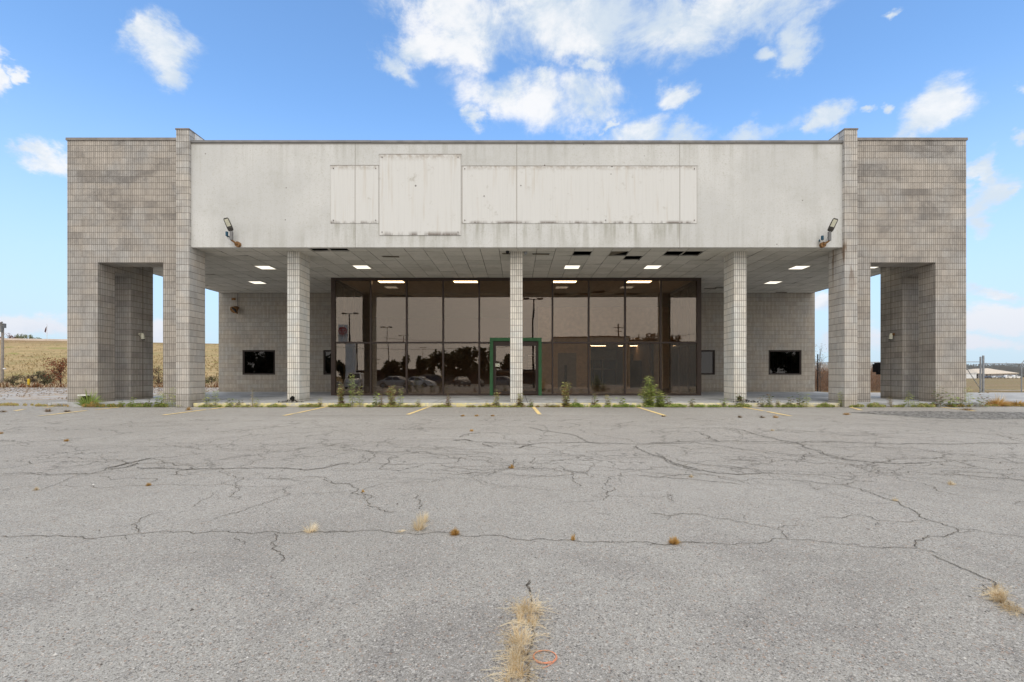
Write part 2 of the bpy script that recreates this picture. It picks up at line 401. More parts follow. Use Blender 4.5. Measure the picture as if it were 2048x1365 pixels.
def concrete(name, c1, c2, sc=1.2):
    m, g = newmat(name); P = g.geo(); n = g.noise(P, sc, 6, .65, .4)
    c = g.mix(g.mr(n, .35, .65), c1, c2)
    c = g.mix(g.m('MULTIPLY', g.mr(g.noise(P, 40, 3, .7), .5, .7), .3), c, tuple(a * .6 for a in c1))
    st = g.noise(g.vm('MULTIPLY', P, (.35, 1.6, 1)), 1.5, 5, .7)
    c = g.mix(g.m('MULTIPLY', g.mr(st, .52, .72), .55), c, tuple(a * .42 for a in c1))
    x, y, z = g.xyz(P)[:3]
    jx = g.m('ABSOLUTE', g.m('SUBTRACT', g.m('FRACT', g.m('MULTIPLY', g.m('ADD', x, 100.3), 1 / 3.05)), .5))
    c = g.mix(g.mr(jx, .496, .498), c, (.08, .075, .07))
    g.out(g.bsdf(c, .85, g.bump(n, .2, .004), .2)); return m


M['slab'] = concrete('slab_concrete', (.36, .36, .35), (.52, .525, .52))


def kerb_mat():
    m, g = newmat('yellow_kerb_paint'); P = g.geo()
    n = g.noise(P, 9, 6, .75); x, y, z = g.xyz(P)[:3]
    paint = g.mix(g.mr(g.noise(P, 2.2, 3), .3, .7), (.66, .56, .24), (.74, .67, .38))
    c = g.mix(g.mr(n, .46, .56), paint, (.50, .47, .40))
    c = g.mix(g.m('MULTIPLY', g.mr(g.noise(P, .5, 3), .5, .62), .8), c, (.50, .47, .40))
    c = g.mix(g.m('MULTIPLY', g.mr(z, .05, .0), .6), c, (.16, .13, .07))
    g.out(g.bsdf(c, .85, g.bump(n, .3, .006), .2)); return m
M['kerb'] = kerb_mat()


def paint_mat():
    m, g = newmat('stripe_paint'); P = g.geo()
    n = g.noise(P, 18, 6, .8); c = g.mix(g.mr(n, .50, .62), (.92, .68, .28), (.52, .46, .34))
    c = g.mix(g.m('MULTIPLY', g.mr(g.noise(P, 1.1, 3), .56, .66), .5), c, (.36, .34, .31))
    g.out(g.bsdf(c, .85, None, .2)); return m
M['stripe'] = paint_mat()
M['bronze'] = plain('bronze_aluminium', (.060, .042, .034), .45, .3, .1, 4, .4)
M['bronze_d'] = plain('dark_bronze', (.035, .026, .022), .5, .2)
M['greenp'] = plain('green_paint', (.045, .135, .055), .55, 0, .12, 3)
M['coping'] = plain('coping_metal', (.24, .215, .195), .6, .2, .15, 3)
M['coping_g'] = plain('coping_dark', (.20, .195, .19), .55, .3, .15, 3)
M['white'] = plain('white_membrane', (.72, .70, .66), .7)
M['black'] = plain('black_plastic', (.012, .012, .014), .6)
M['dark'] = plain('dark_void', (.010, .009, .008), 1.0)
M['grey_metal'] = plain('galvanised', (.30, .31, .32), .5, .5)
M['rusty'] = plain('rusty_metal', (.24, .13, .055), .8, .2, .35, 18)
M['lamp_grey'] = plain('lamp_housing', (.05, .046, .04), .5, .2)
M['lens'] = plain('lamp_lens', (.60, .58, .46), .25, 0, .06, 30, .5)
M['lit'] = emis('lit_panel', (1.0, .93, .78), 1.5)
M['lit_in'] = emis('lit_panel_inside', (1.0, .84, .60), 8.0)
M['orange'] = plain('orange_cord', (.78, .30, .16), .5, 0, .08, 30)
M['yellow'] = plain('yellow_paint', (.62, .42, .03), .55)
M['tanwall'] = plain('interior_tan', (.62, .47, .32), .8)
M['brownwall'] = plain('interior_brown', (.22, .15, .10), .8)  # dark tone put into the walls so the left interior reads dim
M['greydoor'] = plain('interior_grey', (.26, .26, .27), .6)
M['ceil_in'] = plain('interior_ceiling', (.42, .36, .29), .9)
M['tile_in'] = plain('interior_tile', (.16, .09, .065), .45, 0, .2, 2)
M['bolt'] = plain('bolt', (.09, .06, .05), .7)


def soffit_mat():
    m, g = newmat('soffit_tile'); P = g.geo(); x, y, z = g.xyz(P)[:3]
    tx = g.m('MULTIPLY', g.m('ADD', x, 5.45 + 61), 1 / .61); ty = g.m('MULTIPLY', g.m('ADD', y, -15.12 + 61), 1 / .61)
    v = g.white(g.comb(g.m('FLOOR', tx), g.m('FLOOR', ty), 1.0))
    c = g.mix(v, (.54, .525, .47), (.64, .615, .56))
    c = g.mix(g.m('MULTIPLY', g.mr(g.noise(P, 1.1, 5, .7), .5, .7), .40), c, (.38, .365, .31))
    c = g.mix(g.m('MULTIPLY', g.mr(g.noise(g.vm('MULTIPLY', P, (1, 3, 1)), 9, 3, .7), .5, .7), .25), c, (.22, .21, .18))
    def ln(t, h): return g.mr(g.m('ABSOLUTE', g.m('SUBTRACT', g.m('FRACT', t), .5)), .5 - h, .5 - h * .4)
    brk = g.mr(g.noise(P, 1.5, 3), .35, .6, .35, 1)
    L = g.m('MULTIPLY', g.m('MAXIMUM', ln(tx, .022), g.m('MULTIPLY', ln(ty, .03), .8)), brk)
    c = g.mix(g.m('MULTIPLY', L, .75), c, (.07, .06, .05))
    g.out(g.bsdf(c, .95, g.bump(g.noise(P, 50, 2), .3, .003), .08)); return m
M['soffit'] = soffit_mat()


def glass_mat(name, refl=.088, tr=(.88, .80, .70), rt=(.98, .90, .82), wave=.15):
    m, g = newmat(name); P = g.geo()
    n = g.noise(g.vm('MULTIPLY', P, (1.3, 1.3, .5)), .9, 2, .4)
    nm = g.bump(n, wave, .012)
    gl = g.n.new('ShaderNodeBsdfGlossy'); gl.inputs['Roughness'].default_value = 0.0; g.put(gl.inputs['Color'], rt); g.put(gl.inputs['Normal'], nm)
    t = g.n.new('ShaderNodeBsdfTransparent'); g.put(t.inputs[0], tr)
    fr = g.n.new('ShaderNodeFresnel'); fr.inputs[0].default_value = 1.45
    fac = g.m('ADD', refl - .035, fr.outputs[0], clamp=True)
    dust = g.m('MULTIPLY', g.mr(g.xyz(P)[2], 1.1, .2), g.mr(g.noise(P, 3, 5, .7), .35, .7, .02, .12))
    mx = g.n.new('ShaderNodeMixShader'); g.put(mx.inputs[0], fac); g.l.new(t.outputs[0], mx.inputs[1]); g.l.new(gl.outputs[0], mx.inputs[2])
    df = g.n.new('ShaderNodeBsdfDiffuse'); g.put(df.inputs[0], (.30, .26, .22))
    m2 = g.n.new('ShaderNodeMixShader'); g.put(m2.inputs[0], dust); g.l.new(mx.outputs[0], m2.inputs[1]); g.l.new(df.outputs[0], m2.inputs[2])
    g.out(m2.outputs[0]); return m
M['glass'] = glass_mat('bronze_glass')
M['winglass'] = glass_mat('window_glass', .040, (.40, .36, .33), (.95, .95, .95), .2)

M['bark'] = plain('bark', (.10, .075, .055), .95)
# ------------------------------------------------------------------ ground, lot, hills
def terrain():
    mb = MB()
    ys = [-1600, -400, -120, -60, -45, -20, 0, 15.3, 29, 40, 60, 110, 180, 290, 500, 1600, 3000]
    def hz(Y):
        if Y <= 50: return gz(Y)
        return -1.1 * min(1, (Y - 50) / 240)
    xs = [-3000, -600, -150, -60, 0, 60, 150, 600, 3000]
    vs = [(x, y, hz(y) - .035) for y in ys for x in xs]; n = len(xs)
    fs = [(j * n + i, j * n + i + 1, (j + 1) * n + i + 1, (j + 1) * n + i) for j in range(len(ys) - 1) for i in range(n - 1)]
    mb.add(vs, fs)
    m, g = newmat('field'); P = g.geo()
    c = g.mix(g.mr(g.noise(P, .05, 5, .6), .35, .65), (.30, .20, .11), (.26, .23, .09))
    c = g.mix(g.mr(g.noise(g.vm('MULTIPLY', P, (.25, 1.6, 1)), .35, 6, .7), .4, .65), c, (.38, .28, .17))
    c = g.mix(g.mr(g.noise(P, 14, 4, .8), .4, .65), c, (.17, .13, .07))
    g.out(g.bsdf(c, 1.0, None, .05))
    mb.build('ground', m, kind='structure')
terrain()
lot = MB()
def sheet(mb, x0, x1, rows, dz=0.0, nx=1):
    vs = []; n = nx + 1
    for y in rows:
        for i in range(n): vs.append((x0 + (x1 - x0) * i / nx, y, gz(y) + dz))
    mb.add(vs, [(j * n + i, j * n + i + 1, (j + 1) * n + i + 1, (j + 1) * n + i) for j in range(len(rows) - 1) for i in range(nx)])
sheet(lot, -90, 95, [-75, -45, 0, 15.3, 27.6], 0, 1)
sheet(lot, -90, -15.5, [27.6, 38.2], 0, 1)
lot.build('parking_lot', M['asphalt'], kind='structure')
# light, leaf-strewn far pavement to the left and sand path to the right
m_, g_ = newmat('leaf_litter_pavement'); P_ = g_.geo()
c_ = g_.mix(g_.mr(g_.noise(g_.vm('MULTIPLY', P_, (.8, 1.6, 1)), 1.1, 6, .7), .48, .60), (.42, .405, .385), (.40, .28, .17))
g_.out(g_.bsdf(c_, .95, None, .1))
mb = MB(); sheet(mb, -90, -15.2, [19.5, 38.0], .005); mb.build('far_pavement', m_, kind='structure')
mb = MB(); sheet(mb, 15.6, 95, [17.5, 27.4], .005); 
mb.build('side_pavement', concrete('worn_pavement', (.34, .33, .315), (.47, .46, .44), .6), kind='structure')
mb = MB(); vs = []
for i in range(13):
    X = 30 + i * 4; vs += [(X, 31 + .06 * (X - 30), -.012), (X, 31 + .28 * (X - 30) + .8 * math.sin(i), -.012)]
mb.add(vs, [(2 * i, 2 * i + 2, 2 * i + 3, 2 * i + 1) for i in range(12)])
mb.build('sand_path', plain('sand', (.52, .40, .28), 1, 0, .2, 1), kind='structure')

# dark crumbling patch in front of the right wing
m_, g_ = newmat('crumbled_asphalt'); P_ = g_.geo()
c_ = g_.mix(g_.mr(g_.noise(P_, 14, 5, .8), .42, .58), (.09, .085, .075), (.36, .345, .32))
g_.out(g_.bsdf(c_, .95, g_.bump(g_.noise(P_, 20, 4, .8), 1.0, .03), .1))
pt = [(1700, 826), (1760, 823), (1850, 823), (1950, 824), (2048, 825), (2120, 830), (2100, 838), (2000, 839), (1900, 838), (1830, 835), (1780, 831)]
mb = MB(); q = []
for i, (a, b) in enumerate(pt):
    c, d = pt[(i + 1) % len(pt)]
    for k in range(5):
        t = k / 5; v = gp(a + (c - a) * t + random.uniform(-5, 5), b + (d - b) * t + random.uniform(-.5, .5)); q.append((v.x, v.y, v.z + .004))
cen = gp(1930, 831); q.append((cen.x, cen.y, cen.z + .004)); n = len(q) - 1
mb.add(q, [(n, (i + 1) % n, i) for i in range(n)]); mb.build('crumbled_patch', m_, kind='structure')

# cracks traced as ribbons lying in the lot
def crop(ox, oy, s): return lambda p: (ox + p[0] / s, oy + p[1] / s)
CA, CB, CC = crop(0, 800, 2.926), crop(650, 800, 2.731), crop(1300, 800, 2.738)
CR = [
 (CA, 16, [(0, 800), (160, 800), (330, 796), (420, 802), (545, 814), (690, 798), (800, 784), (900, 776), (1000, 776), (1090, 772), (1160, 782), (1300, 772), (1400, 780), (1470, 786), (1560, 772), (1640, 782), (1800, 772), (1900, 778), (2048, 778)]),
 (CA, 14, [(900, 664), (820, 700), (768, 735), (800, 755), (815, 778)]),
 (CA, 14, [(1605, 785), (1615, 815), (1585, 840), (1618, 860), (1590, 875), (1640, 890), (1660, 915), (1640, 950)]),
 (CA, 12, [(1400, 655), (1310, 678), (1250, 700)]), (CA, 12, [(1310, 678), (1440, 645), (1560, 600), (1640, 572), (1700, 552), (1665, 540), (1680, 512)]),
 (CA, 9, [(1125, 630), (1165, 600), (1225, 575), (1270, 535)]), (CA, 9, [(1390, 800), (1400, 830), (1435, 852)]), (CA, 9, [(725, 795), (740, 820)]),
 (CA, 9, [(545, 814), (500, 826), (470, 840)]),
 (CA, 16, [(0, 435), (180, 428), (300, 440), (440, 432), (520, 436), (620, 412), (700, 385), (800, 360), (880, 342), (1000, 338), (1090, 325), (1180, 312)]),
 (CA, 45, [(640, 402), (720, 378), (820, 356), (880, 342)]), (CA, 40, [(640, 408), (740, 396), (800, 372)]),
 (CA, 26, [(800, 398), (920, 402), (1060, 410), (1200, 404), (1400, 400), (1550, 400), (1700, 404), (1800, 412), (1900, 400), (1960, 384), (2048, 368)]),
 (CA, 12, [(680, 455), (800, 446), (900, 432), (1040, 420), (1200, 404)]), (CA, 12, [(345, 500), (500, 506), (740, 506), (870, 500), (1020, 498), (1150, 502), (1400, 508), (1640, 508), (1700, 510)]),
 (CA, 12, [(0, 535), (60, 518), (200, 506)]), (CA, 12, [(240, 528), (345, 492), (380, 470), (450, 445), (520, 445)]),
 (CA, 14, [(0, 405), (130, 388), (180, 376), (150, 362)]), (CA, 12, [(180, 360), (320, 340), (430, 326), (540, 295)]), (CA, 10, [(0, 362), (150, 362)]),
 (CA, 12, [(0, 272), (240, 272), (350, 255)]), (CA, 12, [(350, 274), (560, 274), (740, 276), (900, 275), (1100, 276), (1220, 256), (1250, 238), (1400, 220), (1700, 192)]),
 (CA, 11, [(60, 240), (400, 242), (700, 244), (850, 248), (970, 256), (1100, 250), (1240, 242)]), (CA, 10, [(600, 232), (700, 205), (820, 186)]), (CA, 9, [(820, 188), (1100, 190), (1500, 190), (1780, 182)]),
 (CA, 10, [(1290, 240), (1500, 242), (1640, 228)]), (CA, 10, [(890, 300), (940, 285), (1000, 278)]), (CA, 10, [(430, 362), (600, 368), (740, 360)]), (CA, 10, [(940, 366), (1020, 370), (1120, 376)]),
 (CA, 10, [(1840, 120), (1870, 145), (1860, 155)]), (CA, 10, [(1580, 165), (1640, 145), (1720, 142)]), (CA, 10, [(1700, 172), (1850, 175), (2048, 190)]), (CA, 10, [(1260, 500), (1400, 470), (1560, 462), (1900, 455), (2048, 440)]),
 (CA, 10, [(1730, 555), (1850, 548), (2048, 540)]), (CA, 12, [(1700, 430), (1800, 412)]), (CA, 11, [(1380, 300), (1600, 298), (1900, 280), (2048, 250)]),
 (CB, 15, [(0, 728), (150, 722), (320, 722), (440, 730), (600, 724), (740, 740), (900, 742), (960, 742), (1040, 762), (1180, 762), (1290, 768), (1380, 772), (1500, 776), (1650, 782), (1860, 794), (2048, 786)]),
 (CB, 9, [(1850, 795), (1920, 830)]), (CB, 14, [(505, 520), (495, 540), (515, 560), (530, 580), (510, 600)]),
 (CB, 14, [(0, 255), (60, 240), (150, 232), (300, 232), (480, 224), (640, 216), (720, 212)]), (CB, 60, [(700, 222), (760, 218), (800, 228)]), (CB, 30, [(740, 205), (790, 185), (850, 182)]),
 (CB, 26, [(800, 228), (950, 238), (1100, 246), (1200, 236), (1400, 232), (1600, 240), (1750, 242), (1900, 240), (2048, 232)]), (CB, 30, [(860, 240), (920, 262)]), (CB, 30, [(1060, 262), (1130, 244)]),
 (CB, 24, [(1110, 150), (1180, 168), (1300, 184), (1380, 200), (1420, 225), (1480, 236)]), (CB, 10, [(960, 140), (1110, 150)]), (CB, 12, [(280, 258), (300, 240), (360, 232)]),
 (CB, 14, [(360, 262), (560, 266), (700, 270), (880, 270), (1060, 266), (1100, 250)]), (CB, 12, [(400, 290), (560, 296), (700, 300), (860, 290), (1000, 296), (1180, 300), (1400, 302), (1560, 320), (1740, 318)]),
 (CB, 14, [(250, 290), (240, 325), (200, 345), (50, 352), (0, 368)]), (CB, 14, [(380, 310), (350, 340), (310, 362), (300, 380), (400, 392), (490, 370), (540, 355)]), (CB, 11, [(130, 265), (240, 280), (380, 310)]),
 (CB, 14, [(190, 345), (320, 350), (500, 352), (640, 350), (720, 342), (740, 320), (700, 312)]), (CB, 16, [(640, 355), (700, 372), (820, 384), (1000, 376), (1040, 345), (1050, 325)]),
 (CB, 14, [(700, 412), (820, 396), (1000, 380), (1200, 388), (1270, 372), (1380, 398), (1440, 400)]), (CB, 14, [(1270, 360), (1310, 385), (1350, 420), (1365, 450), (1390, 475)]), (CB, 12, [(1220, 390), (1400, 392), (1600, 385), (1850, 380)]),
 (CB, 12, [(1130, 315), (1145, 330), (1120, 345), (1140, 352)]), (CB, 11, [(30, 382), (160, 386), (300, 378)]), (CB, 12, [(310, 412), (200, 440), (130, 462), (0, 460)]), (CB, 12, [(310, 412), (420, 400), (700, 412), (1000, 404), (1500, 412), (2048, 420)]),
 (CB, 13, [(320, 455), (240, 480), (200, 510), (215, 530), (205, 545)]), (CB, 10, [(320, 455), (580, 452), (700, 430)]), (CB, 12, [(1515, 475), (1545, 500), (1550, 525), (1515, 550)]), (CB, 9, [(1450, 522), (1500, 535), (1550, 527), (1700, 530), (1870, 533), (1910, 556)]), (CB, 9, [(1890, 515), (1870, 535)]),
 (CB, 9, [(1270, 568), (1400, 558), (1480, 550)]), (CB, 9, [(1480, 615), (1560, 635)]), (CB, 10, [(1780, 622), (1870, 636), (2048, 628)]), (CB, 9, [(1880, 635), (1870, 658)]), (CB, 10, [(0, 168), (120, 175), (200, 190)]), (CB, 9, [(1450, 120), (1500, 140), (1700, 145), (1960, 150)]),
 (CB, 22, [(1700, 255), (1760, 290), (1860, 325), (1960, 370), (2048, 388)]), (CB, 10, [(900, 130), (940, 115)]), (CB, 10, [(1560, 182), (1800, 184), (2048, 175)]),
 (CC, 13, [(0, 795), (130, 792), (300, 786), (500, 790), (620, 786), (690, 762), (760, 768), (860, 768), (1000, 785), (1150, 795)]), (CC, 13, [(1130, 806), (1250, 812), (1400, 814), (1460, 816), (1540, 830), (1580, 845)]),
 (CC, 20, [(1540, 850), (1580, 870), (1640, 895), (1720, 930), (1800, 965), (1850, 985), (1890, 1040), (1920, 1090), (1960, 1130), (2048, 1180), (2140, 1240)]), (CC, 11, [(1810, 1010), (1820, 1060), (1880, 1095)]),
 (CC, 20, [(1140, 485), (1160, 498), (1220, 515), (1290, 545), (1360, 560), (1420, 595), (1480, 630), (1520, 660), (1600, 680), (1680, 706)]), (CC, 16, [(1680, 706), (1690, 725), (1620, 748), (1500, 770), (1450, 772), (1465, 815)]),
 (CC, 13, [(1680, 706), (1800, 718), (1900, 736), (2048, 755), (2200, 770)]), (CC, 11, [(1690, 728), (1780, 720)]), (CC, 12, [(0, 625), (100, 636), (260, 628), (360, 650), (460, 665), (560, 685), (700, 710), (760, 762)]),
 (CC, 11, [(700, 710), (740, 690), (900, 700)]), (CC, 12, [(930, 645), (1010, 645), (1100, 632), (1210, 642), (1250, 665), (1400, 672), (1510, 668)]), (CC, 9, [(480, 620), (525, 655)]), (CC, 9, [(1230, 690), (1240, 668)]),
 (CC, 30, [(0, 236), (200, 228), (420, 226), (620, 230), (800, 232), (1000, 228), (1200, 238), (1500, 240), (1750, 240), (2048, 238)]), (CC, 30, [(430, 155), (520, 170), (620, 200), (700, 220), (820, 240)]), (CC, 20, [(0, 155), (200, 152), (430, 155)]),
 (CC, 30, [(270, 180), (330, 205), (370, 232)]), (CC, 34, [(800, 235), (850, 262), (950, 300), (1060, 325), (1200, 342), (1330, 350), (1500, 345)]), (CC, 26, [(30, 290), (80, 325), (180, 360), (300, 390), (480, 410), (620, 405)]), (CC, 16, [(140, 325), (260, 352), (400, 362), (560, 382), (700, 388)]),
 (CC, 14, [(300, 240), (420, 262), (560, 280), (680, 305), (800, 310), (950, 305)]), (CC, 12, [(640, 320), (665, 335), (650, 352)]), (CC, 14, [(700, 390), (900, 402), (1100, 400), (1250, 398), (1300, 370)]), (CC, 12, [(0, 412), (200, 410), (400, 424), (500, 448), (580, 475)]),
 (CC, 12, [(620, 406), (900, 420), (1000, 440), (1060, 465), (1140, 485)]), (CC, 12, [(1150, 355), (1190, 370), (1150, 382)]), (CC, 12, [(1350, 408), (1500, 410), (1660, 405), (1850, 400), (2048, 405)]), (CC, 14, [(1500, 330), (1600, 360), (1740, 375), (1920, 385), (2048, 380)]),
 (CC, 14, [(1580, 320), (1700, 345), (1850, 380)]), (CC, 12, [(1370, 425), (1500, 440), (1650, 465), (1800, 485), (2048, 515)]), (CC, 10, [(1060, 490), (850, 488)]), (CC, 10, [(580, 455), (760, 472)]), (CC, 10, [(1660, 405), (1800, 440), (2048, 445)]),
 (CC, 18, [(1640, 160), (1750, 180), (1900, 190), (1980, 210), (2048, 230)]), (CC, 10, [(950, 190), (1300, 188), (1700, 182)]), (CC, 10, [(680, 135), (760, 152), (940, 148), (1400, 145)]), (CC, 9, [(100, 520), (120, 545), (130, 560)]), (CC, 8, [(200, 180), (0, 184)]),
 (CC, 14, [(1240, 230), (1300, 272), (1420, 280), (1600, 285), (1780, 282)]), (CC, 14, [(1930, 410), (1960, 430), (2040, 440)]), (CC, 10, [(1980, 570), (2048, 558)]),
]
mk_, gk_ = newmat('crack_fill'); Pk = gk_.geo()
gk_.out(gk_.bsdf(gk_.mix(gk_.mr(gk_.noise(Pk, 30, 4, .8), .45, .6), (.075, .064, .052), (.24, .21, .17)), 1.0, None, .05))
mw_, gw_ = newmat('worn_crack'); Pw = gw_.geo()
gw_.out(gw_.bsdf(gw_.mix(gw_.mr(gw_.noise(Pw, 16, 5, .85), .42, .58), (.13, .12, .105), (.36, .34, .31)), 1.0, gw_.bump(gw_.noise(Pw, 20, 4), .8, .02), .05))
mb = MB()
rc = random.Random(3)
def ribbon(mb, pts, wm, jit=1.0, dz=.004):
    P2 = [Vector((p[0], p[1])) for p in pts]
    for it in range(5 if jit > .5 else 3):
        out = [P2[0]]
        for a, b in zip(P2, P2[1:]):
            L = (b - a).length; n_ = Vector((-(b - a).y, (b - a).x))
            out.append((a + b) / 2 + n_ * rc.uniform(-.19, .19) * jit if L > .03 else (a + b) / 2); out.append(b)
        P2 = out
    vs = []; n = len(P2)
    for i, p in enumerate(P2):
        d = P2[min(i + 1, n - 1)] - P2[max(i - 1, 0)]
        d = d.normalized() if d.length > 1e-6 else Vector((1, 0)); nn = Vector((-d.y, d.x))
        taper = min(1, .25 + min(i, n - 1 - i) / 4); w1 = wm * rc.uniform(.25, .85) * taper; w2 = wm * rc.uniform(.25, .85) * taper
        for s_, ww in ((1, w1), (-1, w2)):
            q = p + nn * ww * s_; vs.append((q.x, q.y, gz(q.y) + dz))
    mb.add(vs, [(2 * i, 2 * i + 1, 2 * i + 3, 2 * i + 2) for i in range(n - 1)])
for k, (f, wmm, pts) in enumerate(CR):
    G = [gp(*f(p)) for p in pts]
    far = sum(p.y for p in G) / len(G)
    w_ = wmm / 1000 * (.36 if far < 6 else .50)
    mb.cur = 1 if wmm >= 22 else 0
    if wmm >= 22:
        ribbon(mb, G, w_ * 2.2, .6, .003); mb.cur = 0; ribbon(mb, G, w_ * .45, .8, .0065)
    else: ribbon(mb, G, w_, 1.0, .0045 + .00001 * k)
# long straight paving seam across the stall ends, and fine random hairlines
mb.cur = 0
ribbon(mb, [gp(x, 832 + (.6 if x > 900 else 0)) for x in range(380, 1720, 60)], .011, .06)
ribbon(mb, [gp(1062, 1186), gp(1053, 1172), gp(1062, 1165)], .006, .6)
ribbon(mb, [gp(1063, 1205), gp(1060, 1187), gp(1052, 1172), gp(1061, 1162)], .006, .6)
ribbon(mb, [gp(1058, 1365), gp(1056, 1320), gp(1066, 1280), gp(1063, 1200)], .009, .6)
for k in range(130):
    y0 = rc.uniform(842, 960); x0 = rc.uniform(0, 2048); a = gp(x0, y0)
    pts = [a]; ang = rc.uniform(-.5, .5) if rc.random() < .75 else rc.uniform(0, 3)
    for j in range(rc.randint(2, 4)):
        ang += rc.uniform(-.6, .6); pts.append(pts[-1] + Vector((math.cos(ang), math.sin(ang), 0)) * rc.uniform(.25, .8))
    ribbon(mb, pts, rc.uniform(.003, .008), 1.4)
mb.build('asphalt_cracks', [mk_, mw_], kind='structure')

# stall stripes
mb = MB()
ST = [((568, 832), (620, 821.5)), ((622, 821), (668, 811.5)), ((815, 830), (868, 811.5)), ((1080, 830), (1063, 811.5)), ((1330, 832), (1262, 811.5)),
      ((1582, 833), (1534, 824)), ((1528, 822.5), (1478, 814)), ((326, 831), (412, 820)), ((420, 819.5), (472, 812)), ((78, 833), (172, 822)), ((192, 820), (262, 813)),
      ((30, 822.5), (50, 819)), ((90, 816), (120, 812.5)), ((1700, 815), (1722, 821)), ((1880, 815), (1950, 823))]
for a, b in ST:
    A, B = gp(*a), gp(*b); A.x = max(A.x, -40); n = 14
    d = (B - A).normalized(); s_ = Vector((d.y, -d.x, 0)); vs = []
    for i in range(n + 1):
        p = A.lerp(B, i / n)
        for sg in (-1, 1):
            q = p + s_ * sg * (.052 + rc.uniform(-.006, .006)); vs.append((q.x, q.y, gz(q.y) + .008))
    mb.add(vs, [(2 * i, 2 * i + 1, 2 * i + 3, 2 * i + 2) for i in range(n)])
mb.build('road_markings', M['stripe'], kind='structure')

# loose stones
mb = MB()
ms_, gs_ = newmat('stones'); isl = gs_.n.new('ShaderNodeNewGeometry').outputs['Random Per Island']
gs_.out(gs_.bsdf(gs_.ramp(isl, [(0, (.10, .09, .08)), (.5, (.30, .27, .24)), (1, (.62, .60, .56))]), .9, None, .1))
for k in range(2200):
    p = gp(rc.uniform(0, 2048), 815 + 540 * rc.random() ** 1.2); s_ = rc.uniform(.002, .006) * (1 + p.y * .10)
    if rc.random() < .02: s_ *= 1.8
    vs = [p + Vector((rc.uniform(.6, 1) * s_ * math.cos(t), rc.uniform(.6, 1) * s_ * math.sin(t), .001)) for t in (0, 1.3, 2.5, 3.8, 5)] + [p + Vector((0, 0, s_ * .8))]
    mb.add(vs, [(i, (i + 1) % 5, 5) for i in range(5)])
mb.build('loose_gravel', ms_, kind='stuff', label='small loose stones scattered over the grey asphalt', cat='gravel')

# embankment on the left: one long grassed slope whose crest falls away to the right
def hill():
    def crest(X):
        y = 680 + (X + 80) * .22 if X < -20 else 693.2 + (X + 20) * .2
        return CAMZ + (750 - y) * 75 / 960
    mb = MB(); xs = [-260 + i * 4 for i in range(70)]; n = len(xs); rows = [(39.0, 0), (41, .03), (44, .10), (50, .27), (56, .45), (62, .63), (68, .81), (73, .94), (75, 1.0), (79, 1.0), (90, .98), (140, .4), (200, 0)]
    vs = []
    for (Y, t) in rows:
        for X in xs:
            h = crest(max(-200, min(X, 15))) * t * max(0, min(1, (16 - X) / 22)) + (.12 * mnoise.noise(Vector((X * .2, Y * .3, 0))) if 0 < t < 1 else 0) - (.06 if t == 0 else 0)
            vs.append((X, Y, h - .03))
    mb.smooth = True
    mb.add(vs, [(j * n + i, j * n + i + 1, (j + 1) * n + i + 1, (j + 1) * n + i) for j in range(len(rows) - 1) for i in range(n - 1)])
    m, g = newmat('dry_grass_slope'); P = g.geo(); Pn = g.vm('MULTIPLY', P, (.35, 1, 2.2))
    c = g.mix(g.mr(g.noise(Pn, .35, 5, .6), .35, .65), (.38, .28, .155), (.30, .25, .12))
    c = g.mix(g.mr(g.noise(Pn, 1.6, 6, .75), .45, .66), c, (.50, .36, .19)); c = g.mix(g.mr(g.noise(Pn, 3.5, 5, .8), .54, .68), c, (.17, .13, .05))
    c = g.mix(g.mr(g.noise(Pn, .45, 5, .65), .56, .68), c, (.25, .25, .08))
    c = g.mix(g.m('MULTIPLY', g.mr(g.noise(Pn, 1.1, 7, .8), .50, .62), .5), c, (.27, .18, .09)); z = g.xyz(P)[2]; c = g.mix(g.m('MULTIPLY', g.mr(z, 5.2, 6.2), .5), c, (.22, .14, .085))
    g.out(g.bsdf(c, 1, None, .05)); mb.build('hill', m, kind='structure')
    # pale road along the crest
    mb = MB(); vs = []
    for X in range(-200, -58, 4):
        h = crest(X) - .05; vs += [(X, 75.1, h), (X, 75.1, h + .30), (X, 78, h + .30)]
    k = len(vs) // 3
    mb.add(vs, [(3 * i + j, 3 * i + 3 + j, 3 * i + 4 + j, 3 * i + 1 + j) for i in range(k - 1) for j in (0, 1)])
    mb.build('crest_road', plain('crest_gravel', (.58, .50, .44), 1, 0, .1, .5), kind='structure')
    mb = MB(); r = random.Random(5)
    for k in range(14000):
        X = r.uniform(-110, -8); t = r.random(); Y = 41 + 33 * t; h = crest(min(X, 15)) * (0.03 + (Y - 41) / 34 * .95) * max(0, min(1, (16 - X) / 22))
        a = r.uniform(0, 3.14); d = Vector((math.cos(a) * .4, math.sin(a) * .2, 1)); L = r.uniform(.12, .32)
        mb.leaf(Vector((X, Y, h - .08)), d, Vector((r.uniform(-.5, .5), -1, 0)), L, L * .55)
    m2 = leafy('slope_grass', (.34, .26, .13), (.46, .34, .18)); mb.build('slope_grass', m2, kind='stuff', label='rough dry tan grass covering the embankment slope', cat='grass')
    return crest
CREST = hill()

